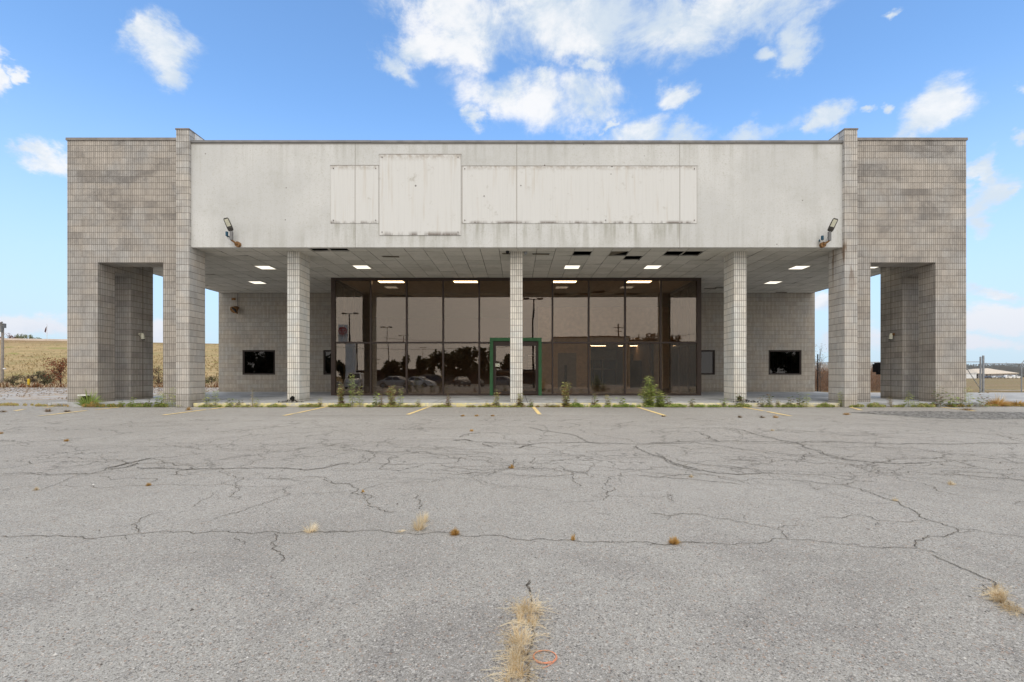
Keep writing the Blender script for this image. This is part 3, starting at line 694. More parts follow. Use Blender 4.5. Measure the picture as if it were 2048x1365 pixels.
# raised walk under the canopy and its yellow kerb
def sz(Y): return .12 + .06 * max(0, min(1, (Y - 15.38) / 8.3))
mb = MB(); mb.box(-15.0, 15.0, 15.36, 45.6, -.3, -.04)
vs = []
rows = [15.36, 15.9, 17, 18.5, 20, 21.5, 23.7, 45.6]
for y in rows: vs += [(-15.0, y, sz(y)), (15.0, y, sz(y))]
k = len(vs); mb.add(vs, [(2 * i, 2 * i + 1, 2 * i + 3, 2 * i + 2) for i in range(len(rows) - 1)])
mb.add([(-15, 15.36, -.05), (15, 15.36, -.05), (15, 15.36, .12), (-15, 15.36, .12)], [(0, 1, 2, 3)])
for sx in (-15, 15):
    mb.add([(sx, y, z) for y in rows for z in (-.05, sz(y))], [(2 * i, 2 * i + 1, 2 * i + 3, 2 * i + 2) for i in range(len(rows) - 1)])
mb.build('concrete_walk', M['slab'], kind='structure')
mb = MB(); bmk = [(15.20, -.05), (15.20, .105), (15.215, .124), (15.34, .124), (15.358, .10), (15.358, -.05)]
X0, X1, n = -10.24, 10.24, 60; vs = []
for i in range(n + 1):
    X = X0 + (X1 - X0) * i / n; j = .004 * mnoise.noise(Vector((X * 2, 0, 0)))
    vs += [(X, y + j, z + j) for (y, z) in bmk]
nb = len(bmk); mb.add(vs, [(i * nb + k, i * nb + k + 1, (i + 1) * nb + k + 1, (i + 1) * nb + k) for i in range(n) for k in range(nb - 1)] + [tuple(range(nb)), tuple(n * nb + k for k in range(nb))[::-1]])
mb.build('yellow_kerb', M['kerb'], kind='structure')

# ------------------------------------------------------------------ the building
B = empty('commercial_building', (0, 15.3, 0), label='long vacant showroom of grey fluted block with blank pale stucco fascia', cat='building')
CZ = 5.06        # soffit height
# stucco fascia
mb = MB(); mb.box(-10.272, 10.272, 15.14, 15.29, 5.04, 8.325)
fas = mb.build('fascia', M['stucco'], B)
mb = MB()
for (a, b) in ((-10.27, -4.6), (-4.59, 1.2), (1.21, 6.9), (6.91, 10.27)):
    dzz = random.uniform(-.008, .008); mb.box(a, b, 15.11, 15.50, 8.327 + dzz, 8.40 + dzz)
mb.build('coping', M['coping_g'], fas)
s_ = FPX / 15.14
for (x0, x1, y0, y1, lab, yy) in ((661.5, 757.5, 332, 447, 'small blank pale patch panel at the left end', .014), (759, 922, 310, 471, 'tall square blank patch panel on the stucco', .022), (924, 1394, 333, 447, 'long blank patch panel to the right', .014)):
    a, b = (x0 - VX) / s_, (x1 - VX) / s_; t, u = CAMZ + (VY - y0) / s_, CAMZ + (VY - y1) / s_
    mb = MB(); mb.box(a, b, 15.14 - yy, 15.145, u, t); pn = mb.build('sign_patch', M['patch'], fas, label=lab)
    cs = [(a + .09, t - .09), (b - .09, t - .09), (a + .09, u + .09), (b - .09, u + .09)]
    if x1 > 1300: cs += [(.13, 6.98), (-1.03, 6.65), (.88, 7.62), (2.8, u + .09)]
    for (bx, bz) in cs: nb_ = MB(); nb_.tube([(bx, 15.14 - yy - .02, bz), (bx, 15.13, bz)], .015, 6); nb_.build('bolt', M['bolt'], fas)
    nb_ = MB()
    # thin dirt-edged lip of the panel
    nb_.box(a - .012, b + .012, 15.136 - yy, 15.138, t, t + .014); nb_.build('panel_lip', M['coping'], fas)
# upper block behind the fascia
mb = MB(); mb.box(-14.6, 14.6, 18.2, 45.4, CZ + .35, 7.9); mb.box(-10.25, 10.25, 15.44, 18.18, 7.5, 7.8)
mb.build('upper_wall', M['stucco'], B)

# soffit: individual tiles on a grid, several missing
holes = {(-2, 0), (-1, 0), (12, 1), (14, 1), (15, 2), (17, 1), (18, 1)}
mb = MB(); mb.cur = 0; r = random.Random(11)
for i in range(-16, 34):
    for j in range(0, 15):
        x0 = -5.45 + .61 * i; x1 = x0 + .61; y0 = 15.12 + .61 * j; y1 = y0 + .61
        x0 = max(x0, -14.62); x1 = min(x1, 14.62); y0 = max(y0, 15.295); y1 = min(y1, 23.72)
        if x1 <= x0 + .02 or y1 <= y0 + .02: continue
        if (i, j) in holes: continue
        if y0 < 15.7: x0 = max(x0, -10.27); x1 = min(x1, 10.27)
        elif y0 < 16.30: x0 = max(x0, -10.66); x1 = min(x1, 10.66)
        elif y0 < 18.12: x0 = max(x0, -13.73); x1 = min(x1, 13.73)
        if x1 <= x0 + .02: continue
        a = r.uniform(0, .006) if r.random() > .06 else r.uniform(.01, .025)
        b = r.uniform(0, .006)
        mb.add([(x0 + .004, y0 + .004, CZ + a), (x1 - .004, y0 + .004, CZ + b), (x1 - .004, y1 - .004, CZ + a), (x0 + .004, y1 - .004, CZ + b), (x0, y0, CZ + .04), (x1, y0, CZ + .04), (x1, y1, CZ + .04), (x0, y1, CZ + .04)],
               [(0, 3, 2, 1), (0, 1, 5, 4), (1, 2, 6, 5), (2, 3, 7, 6), (3, 0, 4, 7)])
sof = mb.build('soffit', M['soffit'], B)
mb = MB(); mb.box(-10.25, 10.25, 15.31, 18.14, CZ + .32, CZ + .34); mb.box(-14.54, 14.54, 18.14, 23.7, CZ + .32, CZ + .34)
for sx in (-14.6, 14.55): mb.box(sx, sx + .05, 18.14, 23.7, CZ, CZ + .32)
mb.build('soffit_void', M['dark'], sof)
for (i, j) in sorted(holes):
    mb = MB()
    x0 = -5.45 + .61 * i; y0 = 15.12 + .61 * j
    mb.box(x0 - .015, x0 + .015, max(y0, 15.30), y0 + .61, CZ - .004, CZ + .03)
    mb.build('ceiling_grid', M['soffit'], sof)

stt = plain('dark_tile', (.14, .12, .09), .95)  # darker brown than the other ceiling tiles
mb = MB()
mb.add([(x, y, z) for x, y, z in ((3.1, 15.75, 5.06), (3.68, 15.75, 5.22), (3.70, 16.32, 5.19), (3.1, 16.33, 5.06))], [(0, 1, 2, 3)]); mb.build('sagging_tile', stt, sof)
for (x, y) in ((8.75, 22.4), (9.15, 22.15), (9.55, 22.15), (12.6, 23.35), (-8.6, 22.6), (0.5, 15.95), (-.5, 15.9), (-4.6, 16.3)):
    mb = MB(); mb.add([(x, y, 5.045), (x + .6, y + .02, 5.05), (x + .58, y + .14, 5.035), (x + .04, y + .12, 5.04)], [(0, 1, 2, 3)]); mb.build('sagging_tile', stt, sof)

# columns
for (x0, x1, lab) in ((-7.53, -7.13, 'left square block column'), (-.217, .190, 'middle square block column before the door'), (7.13, 7.53, 'right square block column')):
    mb = MB(); mb.box(x0, x1, 15.74, 16.53, .10, CZ + .02); c = mb.build('column', M['column'], B, label=lab)
    if abs(x0) > 1:
        cx = x0 + .18
        mb = MB(); vs = [(cx + .085 * math.cos(t) * (1 if k % 2 else .8), 15.733, .235 + .095 * math.sin(t)) for k, t in enumerate([i * .628 for i in range(10)])]
        mb.add(vs, [tuple(range(10))]); mb.tube([(cx - .02, 15.70, .24), (cx - .02, 15.76, .24)], .055, 8)
        mb.build('drain_hole', M['dark'], c)
        mb = MB(); rr = random.Random(int(x0 * 10))
        for k in range(140):
            a = rr.uniform(-3.1, 3.1); d = rr.random() ** .6; p = Vector((cx + .42 * d * math.cos(a) + .08, 15.5 + .16 * d * math.sin(a), .125 + .07 * (1 - d)))
            mb.leaf(p, Vector((rr.uniform(-1, 1), rr.uniform(-1, 1), rr.uniform(0, .6))), Vector((0, 0, 1)), .06, .04)
        mb.build('dirt_pile', plain('dark_dirt', (.035, .028, .02), 1), kind='stuff', label='dark dirt washed out at the foot of the %s column' % ('left' if x0 < 0 else 'right'), cat='dirt')

# wings
for sg, nm in ((-1, 'left'), (1, 'right')):
    def bx(mb, a, b, *k): mb.box(sg * a, sg * b, *k)
    mb = MB()
    bx(mb, 13.73, 14.74, 15.74, 16.40, .0, 4.705); bx(mb, 10.682, 11.60, 15.74, 16.40, .0, 4.705); bx(mb, 10.682, 14.74, 15.74, 16.40, 4.705, 8.70)
    bx(mb, 13.73, 14.74, 16.40, 17.10, 4.54, 8.70); bx(mb, 13.73, 14.74, 17.10, 18.12, .05, 8.70); bx(mb, 10.682, 13.73, 17.6, 18.12, CZ + .05, 8.70); bx(mb, 10.682, 13.73, 16.40, 17.6, 8.3, 8.5)
    tw = mb.build('block_wing', M['tower'], B, label='stained fluted block wing with tall open portal at the %s end' % nm)
    mb = MB(); bx(mb, 10.682, 14.77, 15.71, 16.44, 8.702, 8.785); bx(mb, 13.70, 14.77, 16.44, 18.15, 8.702, 8.785); bx(mb, 10.7, 13.70, 17.58, 18.15, 8.702, 8.785)
    mb.build('coping', M['coping'], tw)
    # recessed expansion joint in the portal's inner wall
    mb = MB(); bx(mb, 13.726, 13.732, 17.612, 17.622, .16, 5.0); mb.build('wall_joint', M['bark'], tw)
    mb = MB(); bx(mb, 10.272, 10.680, 15.05, 15.82, .0, 8.70); bx(mb, 10.272, 10.680, 15.82, 18.10, CZ + .1, 8.70)
    fn = mb.build('fin_wall', M['fin'], B, label='projecting full-height block fin beside the %s end of the fascia' % nm)
    mb = MB(); bx(mb, 10.262, 10.70, 15.03, 18.12, 8.702, 8.745); mb.build('coping', M['coping'], fn)
    mb = MB(); bx(mb, 10.250, 10.271, 15.31, 18.1, 8.3, 8.698); mb.build('flashing', M['white'], fn)
# small white cap and drain at the left wing's foot
mb = MB(); mb.tube([(-14.08, 15.62, .22), (-14.08, 15.78, .24)], .11, 10); mb.build('drain_hole', M['dark'], B)
mb = MB(); mb.box(-14.24, -13.96, 15.55, 15.73, .335, .375); mb.build('drain_cap', M['white'], B)

# ground-floor rear wall with four windows
YB = 23.7; WZ0, WZ1 = 1.02, 2.24
wins = [(-13.54, -11.93), (-9.55, -7.95), (8.18, 9.79), (12.43, 14.06)]
mb = MB()
def wallrun(x0, x1):
    ws = [w_ for w_ in wins if x0 <= w_[0] and w_[1] <= x1]; cur = x0
    for (a, b) in ws:
        mb.box(cur, a, YB, YB + .3, .05, CZ + .03); mb.box(a, b, YB, YB + .3, .05, WZ0); mb.box(a, b, YB, YB + .3, WZ1, CZ + .03); cur = b
    mb.box(cur, x1, YB, YB + .3, .05, CZ + .03)
wallrun(-14.72, -7.73); wallrun(7.73, 14.72)
for sx in (-14.72, 14.42): mb.box(sx, sx + .3, YB + .3, 45.3, -.05, CZ + .3)
mb.box(-14.42, 14.42, 45.0, 45.3, -.05, CZ + .3)
mb.build('rear_wall', M['wall'], B)
for k, (a, b) in enumerate(wins):
    mb = MB(); t = .075; y0, y1 = YB + .02, YB + .13
    mb.box(a, b, y0, y1, WZ1 - t, WZ1 - .002); mb.box(a, b, y0, y1, WZ0 + .002, WZ0 + t); mb.box(a, a + t, y0, y1, WZ0 + t, WZ1 - t); mb.box(b - t, b, y0, y1, WZ0 + t, WZ1 - t)
    w_ = mb.build('window', M['bronze_d'], B, label=('far left', 'inner left', 'inner right', 'far right')[k] + ' office window with bronze frame')
    mb = MB(); mb.box(a + t, b - t, YB + .07, YB + .078, WZ0 + t, WZ1 - t); mb.build('pane', M['winglass'], w_)
    mb = MB()
    if k == 3:
        for q in range(9): mb.box(a + .45 + q * .115, a + .55 + q * .115, YB + .6, YB + .61, WZ0 - .1, WZ1 + .1)
    elif k == 2: mb.box(a + .02, b - .02, YB + .5, YB + .51, WZ0 - .1, WZ1 + .1)
    elif k == 0: mb.box(a + .1, a + .2, YB + .5, YB + .55, WZ0 - .1, WZ1 - .1)
    else: mb.box(a + .8, a + .84, YB + .5, YB + .52, WZ0 - .1, WZ1)
    mb.build('blind', plain('blind%d' % k, (.04, .038, .036) if k > 1 else (.06, .04, .03), .8), w_)

# storefront bay
GY = GLASS_Y; XL, XR = -7.71, 7.66; Z0, Z1, ZT = .235, CZ - .005, 2.36
mx = [XL, -6.085, -4.59, -3.07, -1.565, 0.0, 1.49, 3.0, 4.52, 6.0, XR]
mb = MB()
mb.box(XL - .02, XL + .15, GY - .07, GY + .10, .16, Z1); mb.box(XR - .15, XR + .02, GY - .07, GY + .10, .16, Z1)
for k, x in enumerate(mx[1:-1]):
    if abs(x) < .01: mb.box(x - .035, x + .035, GY - .06, GY + .08, ZT + .2, Z1 - .10)
    else: mb.box(x - .035, x + .035, GY - .06, GY + .08, Z0, Z1 - .10)
mb.box(XL + .15, XR - .15, GY - .065, GY + .09, Z1 - .10, Z1); mb.box(XL + .15, -1.12, GY - .065, GY + .09, .14, Z0); mb.box(1.04, XR - .15, GY - .065, GY + .09, .14, Z0)
for a, b in zip(mx, mx[1:]):
    if a > -2 and b < 1.6:
        if a < -1: mb.box(-1.53, -1.12, GY - .055, GY + .075, ZT - .035, ZT + .035)
        elif a > -.1: mb.box(1.04, 1.455, GY - .055, GY + .075, ZT - .035, ZT + .035)
        continue
    mb.box(a + .035 if a > XL else a + .15, b - .035 if b < XR else b - .15, GY - .055, GY + .075, ZT - .035, ZT + .035)
for sx, d in ((XL, 1), (XR, -1)):
    for y in (21.25, 22.45): mb.box(sx - .02, sx + .10 * d + .0, y, y + .07, .16, Z1)
    mb.box(sx - .02 * d, sx + .10 * d, GY + .10, YB, .12, .24); mb.box(sx - .018 * d, sx + .098 * d, GY + .10, YB, Z1 - .12, Z1 - .002); mb.box(sx - .016 * d, sx + .096 * d, GY + .10, YB, ZT - .04, ZT + .04)
    mb.box(sx - .03 * d, sx + .12 * d, YB - .08, YB + .05, .12, Z1)
sf = mb.build('storefront', M['bronze'], B, label='tall bronze-framed glazed showroom bay')
rg = random.Random(2)
for a, b in zip(mx, mx[1:]):
    xa = a + .035 if a > XL else a + .15; xb = b - .035 if b < XR else b - .15
    for (za, zb, up) in ((Z0, ZT - .035, 0), (ZT + .035, Z1 - .10, 1)):
        if up == 0 and a < -1 and b > -1.2 and b <= 0.01: xb2 = -1.12
        else: xb2 = xb
        xa2 = xa
        if up == 0 and a >= -.01 and b < 1.6: xa2 = 1.04
        if up == 1 and -1.6 < a and b < 1.55: za = 2.56
        mb = MB(); t1 = rg.uniform(-.004, .004); t2 = rg.uniform(-.004, .004)
        mb.add([(xa2, GY + t1, za), (xb2, GY - t1, za), (xb2, GY - t1 + t2, zb), (xa2, GY + t1 + t2, zb), (xa2, GY + t1 + .008, za), (xb2, GY - t1 + .008, za), (xb2, GY - t1 + t2 + .008, zb), (xa2, GY + t1 + t2 + .008, zb)],
               [(0, 1, 2, 3), (5, 4, 7, 6), (0, 4, 5, 1), (1, 5, 6, 2), (2, 6, 7, 3), (3, 7, 4, 0)])
        mb.build('glass_pane', M['glass'], sf)
for sx in (XL + .05, XR - .05):
    mb = MB()
    for (ya, yb) in ((GY + .1, 21.25), (21.32, 22.45), (22.52, YB - .08)): mb.box(sx - .004, sx + .004, ya, yb, .24, Z1 - .12)
    mb.build('side_glass', M['glass'], sf)
# upper pane pieces beside the green frame
for (a, b) in ((-1.53, -1.12), (1.04, 1.455)): mb = MB(); mb.box(a, b, GY, GY + .008, ZT + .035, 2.558); mb.build('glass_pane', M['glass'], sf)
# green surround and the double door
mb = MB(); mb.box(-1.118, -.982, GY - .17, GY + .05, .16, 2.42); mb.box(.90, 1.035, GY - .17, GY + .05, .16, 2.42); mb.box(-1.118, 1.035, GY - .17, GY + .05, 2.42, 2.555)
mb.build('door_surround', M['greenp'], B, label='bright green painted square door surround')
mb = MB(); mb.box(-.982, -.93, GY - .05, GY + .05, .17, 2.42); mb.box(.85, .90, GY - .05, GY + .05, .17, 2.42); mb.box(-.93, .85, GY - .05, GY + .05, 2.30, 2.42); mb.build('door_frame', M['bronze'], B)
for (a, b, hs) in ((-.925, -.045, 1), (-.035, .845, -1)):
    mb = MB(); mb.box(a, a + .06, GY - .03, GY + .03, .20, 2.29); mb.box(b - .06, b, GY - .03, GY + .03, .20, 2.29); mb.box(a + .06, b - .06, GY - .03, GY + .03, 2.22, 2.29); mb.box(a + .06, b - .06, GY - .03, GY + .03, .20, .34)
    d = mb.build('entrance_door', M['bronze'], B)
    mb = MB(); mb.box(a + .06, b - .06, GY, GY + .008, .34, 2.22); mb.build('pane', M['glass'], d)
    mb = MB(); hx = b - .10 if hs > 0 else a + .10; mb.tube([(hx, GY - .09, 1.0), (hx, GY - .09, 1.4)], .014, 6); mb.tube([(hx, GY - .09, 1.02), (hx, GY, 1.02)], .01, 5); mb.tube([(hx, GY - .09, 1.38), (hx, GY, 1.38)], .01, 5); mb.tube([(a + .06, GY + .06, 1.14), (b - .06, GY + .06, 1.14)], .012, 6)
    mb.build('pull_handle', M['grey_metal'], d)
mb = MB(); mb.box(-.895, -.715, GY - .036, GY - .031, 1.36, 1.49); st = mb.build('notice', plain('paper', (.80, .78, .62), .8), B, label='small pale notice stuck on the left door leaf')
mb = MB(); mb.box(-.79, -.735, GY - .039, GY - .037, 1.40, 1.425); mb.box(-.88, -.80, GY - .039, GY - .037, 1.452, 1.458); mb.build('print', M['black'], st)

# ---- writing: helper for flat text
def text(name, body, size, mat, loc, rot, parent=None, extr=.004, **k):
    cu = bpy.data.curves.new(name, 'FONT'); cu.body = body; cu.size = size; cu.extrude = extr; cu.align_x = 'CENTER'; cu.align_y = 'CENTER'
    o = bpy.data.objects.new(name + '_c', cu); COL.objects.link(o)
    bpy.context.view_layer.update(); dg = bpy.context.evaluated_depsgraph_get()
    me = bpy.data.meshes.new_from_object(o.evaluated_get(dg)); bpy.data.objects.remove(o)
    me.materials.clear(); me.materials.append(mat)
    o = bpy.data.objects.new(name, me); COL.objects.link(o); o.rotation_euler = rot
    o.location = loc
    if parent is not None: o.parent = parent; o.location = Vector(loc) - world_loc(parent)
    return tag(o, **k)
# dark poster inside the right leaf with faint rows of type
mb = MB(); mb.box(.425, .80, GY + .14, GY + .15, 1.30, 1.91); ps = mb.build('poster', M['black'], B, label='black opening-hours style poster behind the right door leaf')
mb = MB()
for k in range(7): mb.box(.47, .47 + random.uniform(.12, .28), GY + .132, GY + .138, 1.36 + k * .062, 1.378 + k * .062)
for q in (.49, .57, .66): mb.box(q, q + .05, GY + .132, GY + .138, 1.80, 1.86)
mb.build('print', plain('grey_print', (.30, .30, .30), .8), ps)

# interior of the showroom
mb = MB(); mb.box(-7.6, 7.55, GY + .12, 24.0, .165, .20); mb.box(-14.4, 14.4, 24.01, 45.0, .165, .20); mb.build('interior_floor', M['tile_in'], B)
mb = MB(); mb.box(XL + .12, XR - .12, GY + .12, 23.72, CZ - .0, CZ + .03); mb.box(-14.4, 14.4, 24.02, 45.0, CZ - .001, CZ + .03); mb.build('interior_ceiling', M['ceil_in'], B)
IW = 28.6
mb = MB()
mb.box(1.25, 2.45, IW, IW + .15, .2, CZ - .01); mb.box(2.45, 3.55, IW, IW + .15, 2.32, CZ - .01); mb.box(3.55, 4.4, IW, IW + .15, .2, CZ - .01)
mb.box(4.4, 6.35, IW, IW + .15, 2.95, CZ - .01); mb.box(6.35, 6.75, IW, IW + .15, .2, 2.95); mb.box(6.35, 8.2, IW, IW + .15, 2.95, CZ - .01); mb.box(8.2, 14.3, IW, IW + .15, .2, CZ - .01)
iw = mb.build('interior_wall', M['tanwall'], B)
mb = MB(); mb.box(2.45, 3.55, IW + .05, IW + .10, .2, 2.32); idr = mb.build('interior_door', M['greydoor'], B)
mb = MB(); mb.box(2.85, 3.0, IW + .02, IW + .048, .6, 1.6); mb.build('door_lite', M['black'], idr)
mb = MB(); mb.box(-14.3, 1.25, 34.0, 34.15, .2, CZ - .01); mb.box(1.10, 1.25, IW, 34.0, .2, CZ - .01); mb.box(7.9, 8.05, IW + .15, 44.9, .2, CZ - .01); mb.box(4.1, 4.25, IW + .15, 44.9, .2, CZ - .01)
mb.build('inner_partition', M['brownwall'], B)
mb = MB(); mb.box(4.25, 7.9, 38.0, 38.1, 2.2, CZ - .02)
for x in (4.3, 5.35, 5.95, 6.75, 7.85): mb.box(x, x + .07, 37.95, 38.1, .2, 2.2)
mb.box(4.3, 7.9, 37.94, 38.0, 1.45, 1.51); mb.build('rear_glazing', plain('pale_frame', (.45, .45, .43), .6), B)
mb = MB(); mb.box(6.95, 7.8, 30.0, 30.6, .2, 1.9); mb.box(7.15, 7.3, 30.1, 30.2, 1.9, 2.3); mb.build('cupboard', M['black'], B)
for (px, w_) in ((782, 1.05), (931, 1.0), (1128.5, 1.02), (1278.5, 1.0)):
    X = (px - VX) * 20.55 / FPX
    l = empty('ceiling_light', (X, 20.62, CZ - .06), label='lit rectangular ceiling light just inside the bay, %s' % {782: 'nearest its left end', 931: 'second from the left', 1128.5: 'third from the left', 1278.5: 'nearest its right end'}[px], cat='ceiling light', group='lights inside the showroom')
    mb = MB(); mb.box(X - w_ / 2 - .03, X + w_ / 2 + .03, 20.36, 20.82, CZ - .045, CZ - .004); mb.build('housing', M['white'], l)
    mb = MB(); mb.box(X - w_ / 2, X + w_ / 2, 20.39, 20.79, CZ - .055, CZ - .046); mb.build('diffuser', M['lit_in'], l)
for (X, Y, lab) in ((5.2, 31.5, 'low lit strip light in the back room, left one'), (7.3, 31.5, 'low lit strip light in the back room, right one')):
    l = empty('strip_light', (X, Y, 2.9), label=lab, cat='ceiling light', group='strip lights in the back room')
    mb = MB(); mb.box(X - .65, X + .65, Y - .1, Y + .1, 2.93, 3.0); mb.build('housing', M['white'], l)
    mb = MB(); mb.box(X - .62, X + .62, Y - .08, Y + .08, 2.905, 2.928); mb.build('diffuser', M['lit_in'], l)
mb = MB(); mb.box(4.26, 7.88, 38.12, 38.14, .2, 2.19); mb.build('rear_glass', plain('dim_green_glass', (.05, .065, .055), .3), B)
mb = MB(); mb.box(4.25, 7.9, 28.76, 37.9, 2.955, 2.99); mb.build('lower_ceiling', M['ceil_in'], B)
# canopy lights
names = {531: 'front one left of the left column', 515: 'rear one left of the left column', 724: 'just right of the left column', 1144: 'just right of the middle column', 1305: 'between the middle and right columns, farther right', 1598: 'front one right of the right column', 1546: 'rear one right of the right column', 1745: 'over the right wing portal'}
for (px, py) in ((531, 535), (515, 565), (724, 534), (1144, 534), (1305, 534), (1598, 535), (1546, 565), (1745, 533)):
    Y = FPX * (CZ - CAMZ) / (VY - py); X = (px - VX) * Y / FPX
    l = empty('ceiling_light', (X, Y, CZ), label='square lit panel light in the canopy ceiling, ' + names[px], cat='ceiling light', group='square lights in the canopy ceiling')
    mb = MB(); h = .30
    for (a, b, c, d) in ((-h, h, -h, -h + .03), (-h, h, h - .03, h), (-h, -h + .03, -h + .03, h - .03), (h - .03, h, -h + .03, h - .03)): mb.box(X + a, X + b, Y + c, Y + d, CZ - .018, CZ - .004)
    mb.build('frame', M['white'], l)
    mb = MB(); mb.box(X - h + .03, X + h - .03, Y - h + .03, Y + h - .03, CZ - .012, CZ - .006); mb.build('diffuser', M['lit'], l)

# floodlights on the fascia
def flood(px, py, tilt, lab, side):
    X = (px - VX) / (FPX / 14.9); Z = CAMZ + (VY - py) / (FPX / 14.9)     # knuckle foot
    o = empty('floodlight', (X, 15.14, Z), label=lab, cat='floodlight', group='floodlights on the stucco fascia')
    d = Vector((math.sin(tilt), -.45, math.cos(tilt))).normalized()
    base = Vector((X - side * .12, 15.02, Z)); arm0 = Vector((X, 14.95, Z + .10)); arm1 = arm0 + Vector((0, 0, .27)); head0 = arm1 + d * .01
    mb = MB(); mb.tube([(base.x, 15.15, base.z), (base.x, 15.04, base.z)], .085, 10); mb.tube([base, arm0], .03, 6); mb.build('mount_box', M['rusty'], o)
    mb = MB(); mb.tube([arm0, arm1], .052, 8); mb.build('arm', M['coping_g'], o)
    xax = Vector((1, 0, 0)); xax = (xax - d * xax.dot(d)).normalized(); nrm = xax.cross(d).normalized()
    if nrm.y > 0: nrm = -nrm; 
    yaw = Matrix.Rotation(side * -.45, 3, d); xax = yaw @ xax; nrm = yaw @ nrm
    Mx = Matrix((xax, nrm, d)).transposed()
    mb = MB(); L = .40; c0 = head0
    prof = [(0, .058, .035), (.03, .075, .05), (.10, .08, .052), (.14, .08, .035), (L - .04, .075, .032), (L, .055, .025)]
    vs = []
    for (t, hw, th) in prof:
        for (a, b) in ((-hw, -th * .5), (hw, -th * .5), (hw, th * .8), (-hw, th * .8)): vs.append(c0 + xax * a - nrm * b * -1 + d * t)
    n = len(prof); mb.add(vs, [(i * 4 + k, i * 4 + (k + 1) % 4, (i + 1) * 4 + (k + 1) % 4, (i + 1) * 4 + k) for i in range(n - 1) for k in range(4)] + [(3, 2, 1, 0), ((n - 1) * 4, (n - 1) * 4 + 1, (n - 1) * 4 + 2, (n - 1) * 4 + 3)])
    hd = mb.build('head', M['lamp_grey'], o)
    mb = MB(); mb.obox(c0 + d * .255 + nrm * .036, (.108, .010, .22), Mx); mb.build('lens', M['lens'], hd)
    mb = MB()
    for q in range(5): mb.obox(c0 + d * (.175 + q * .04) + nrm * .042, (.085, .004, .013), Mx)
    mb.build('led_row', plain('led', (.62, .60, .46), .3), hd)
    mb = MB(); s0 = Vector((X - .19, 15.0, Z + .13)) if side > 0 else Vector((X - .13, 14.93, Z + .22)); mb.tube([s0, s0 + Vector((0, 0, .13))], .04, 8); mb.tube([s0 + Vector((-.09 if side > 0 else 0, 0, 0)), s0 + Vector((.0, .14, 0))], .022, 6)
    mb.build('photocell', plain('teal_cell', (.02, .07, .11), .4), o)
    mb = MB(); pts = [s0, s0 + Vector((.05, 0, -.10)), s0 + Vector((.11, 0, -.06)), arm1]; mb.tube(pts, .006, 4); mb.build('cable', M['black'], o)
flood(461, 486, -.22, 'grey floodlight aimed left on the left end of the stucco fascia', -1)
flood(1661, 487, .24, 'grey floodlight aimed right on the right end of the stucco fascia', 1)

# rusty wall lamp + conduit on rear wall left, sconces on the portal's inner walls
X, Z = (475 - VX) / 40.5, CAMZ + (VY - 620) / 40.5
o = empty('wall_lamp', (X, YB, Z), label='rusty hooded wall lamp on the rear block wall, left of the left column', cat='wall lamp')
mb = MB(); mb.tube([(X + .02, YB, Z + .10), (X, YB - .12, Z + .06), (X - .02, YB - .28, Z - .05)], [.06, .11, .19], 10); mb.tube([(X + .04, YB - .12, Z), (X + .1, YB - .2, Z - .22)], .03, 6); mb.build('hood', M['rusty'], o)
mb = MB(); mb.tube([(X - .01, YB - .27, Z - .045), (X - .02, YB - .285, Z - .06)], .15, 10); mb.build('lens', M['black'], o)
mb = MB(); mb.tube([(X + .02, YB - .03, Z + .08), (X + .02, YB - .03, CZ - .02)], .012, 5); mb.build('conduit', M['coping_g'], o)
X, Z = (467.5 - VX) / 40.5, CAMZ + (VY - 599) / 40.5
mb = MB(); mb.box(X - .09, X + .09, YB - .03, YB + .0, Z - .05, Z + .06); mb.box(X - .05, X + .05, YB - .05, YB - .03, Z - .03, Z + .03)
mb.build('junction_plate', M['rusty'], label='small rusty junction plate above the wall lamp', cat='junction plate')
for sg in (-1, 1):
    X = sg * 13.73; Y = 960 * 13.73 / (754); Z = CAMZ + (VY - 672) * Y / FPX
    o = empty('portal_lamp', (X, Y, Z), label='small cream lamp on the inner wall of the %s portal' % ('left' if sg < 0 else 'right'), cat='wall lamp', group='lamps inside the portals')
    mb = MB(); mb.tube([(X - sg * .0, Y, Z + .05), (X - sg * .08, Y, Z + .05)], .05, 8); mb.tube([(X - sg * .08, Y - .14, Z + .06), (X - sg * .08, Y + .02, Z + .05)], .02, 6); mb.build('bracket', M['rusty'] if sg > 0 else M['lens'], o)
    mb = MB(); mb.tube([(X - sg * .09, Y, Z + .09), (X - sg * .10, Y, Z), (X - sg * .12, Y, Z - .13)], [.04, .065, .06], 10); mb.build('shade', M['lens'], o)
    mb = MB(); mb.tube([(X - sg * .12, Y, Z - .131), (X - sg * .122, Y, Z - .15)], .055, 10); mb.build('glass', M['black'], o)
a = at(1747.7, 726, 18.35); b = at(1760.5, 749.5, 18.35)
mb = MB(); mb.box(a.x, b.x + .1, 18.14, 18.42, b.z + .09, a.z - .05); mb.box(a.x + .05, b.x + .1, 18.14, 18.40, a.z - .05, a.z); mb.box(a.x + .10, b.x + .1, 18.14, 18.38, b.z, b.z + .09)
mb.build('black_box', M['black'], label='black stepped plastic box fixed behind the right portal wall', cat='box')
# small cameras / sensor at ceiling by middle column
for k, (px, py) in enumerate(((1015, 505.7), (1051, 507.3))):
    Y = FPX * (CZ - CAMZ - .05) / (VY - py); X = (px - VX) * Y / FPX
    mb = MB(); mb.tube([(X, Y, CZ), (X, Y, CZ - .04), (X, Y, CZ - .09)], [.055, .06, .03], 8)
    mb.build('ceiling_sensor', M['black'] if k == 0 else M['grey_metal'], label=('black dome sensor at the ceiling left of the middle column', 'small grey sensor at the ceiling right of the middle column')[k], cat='sensor')

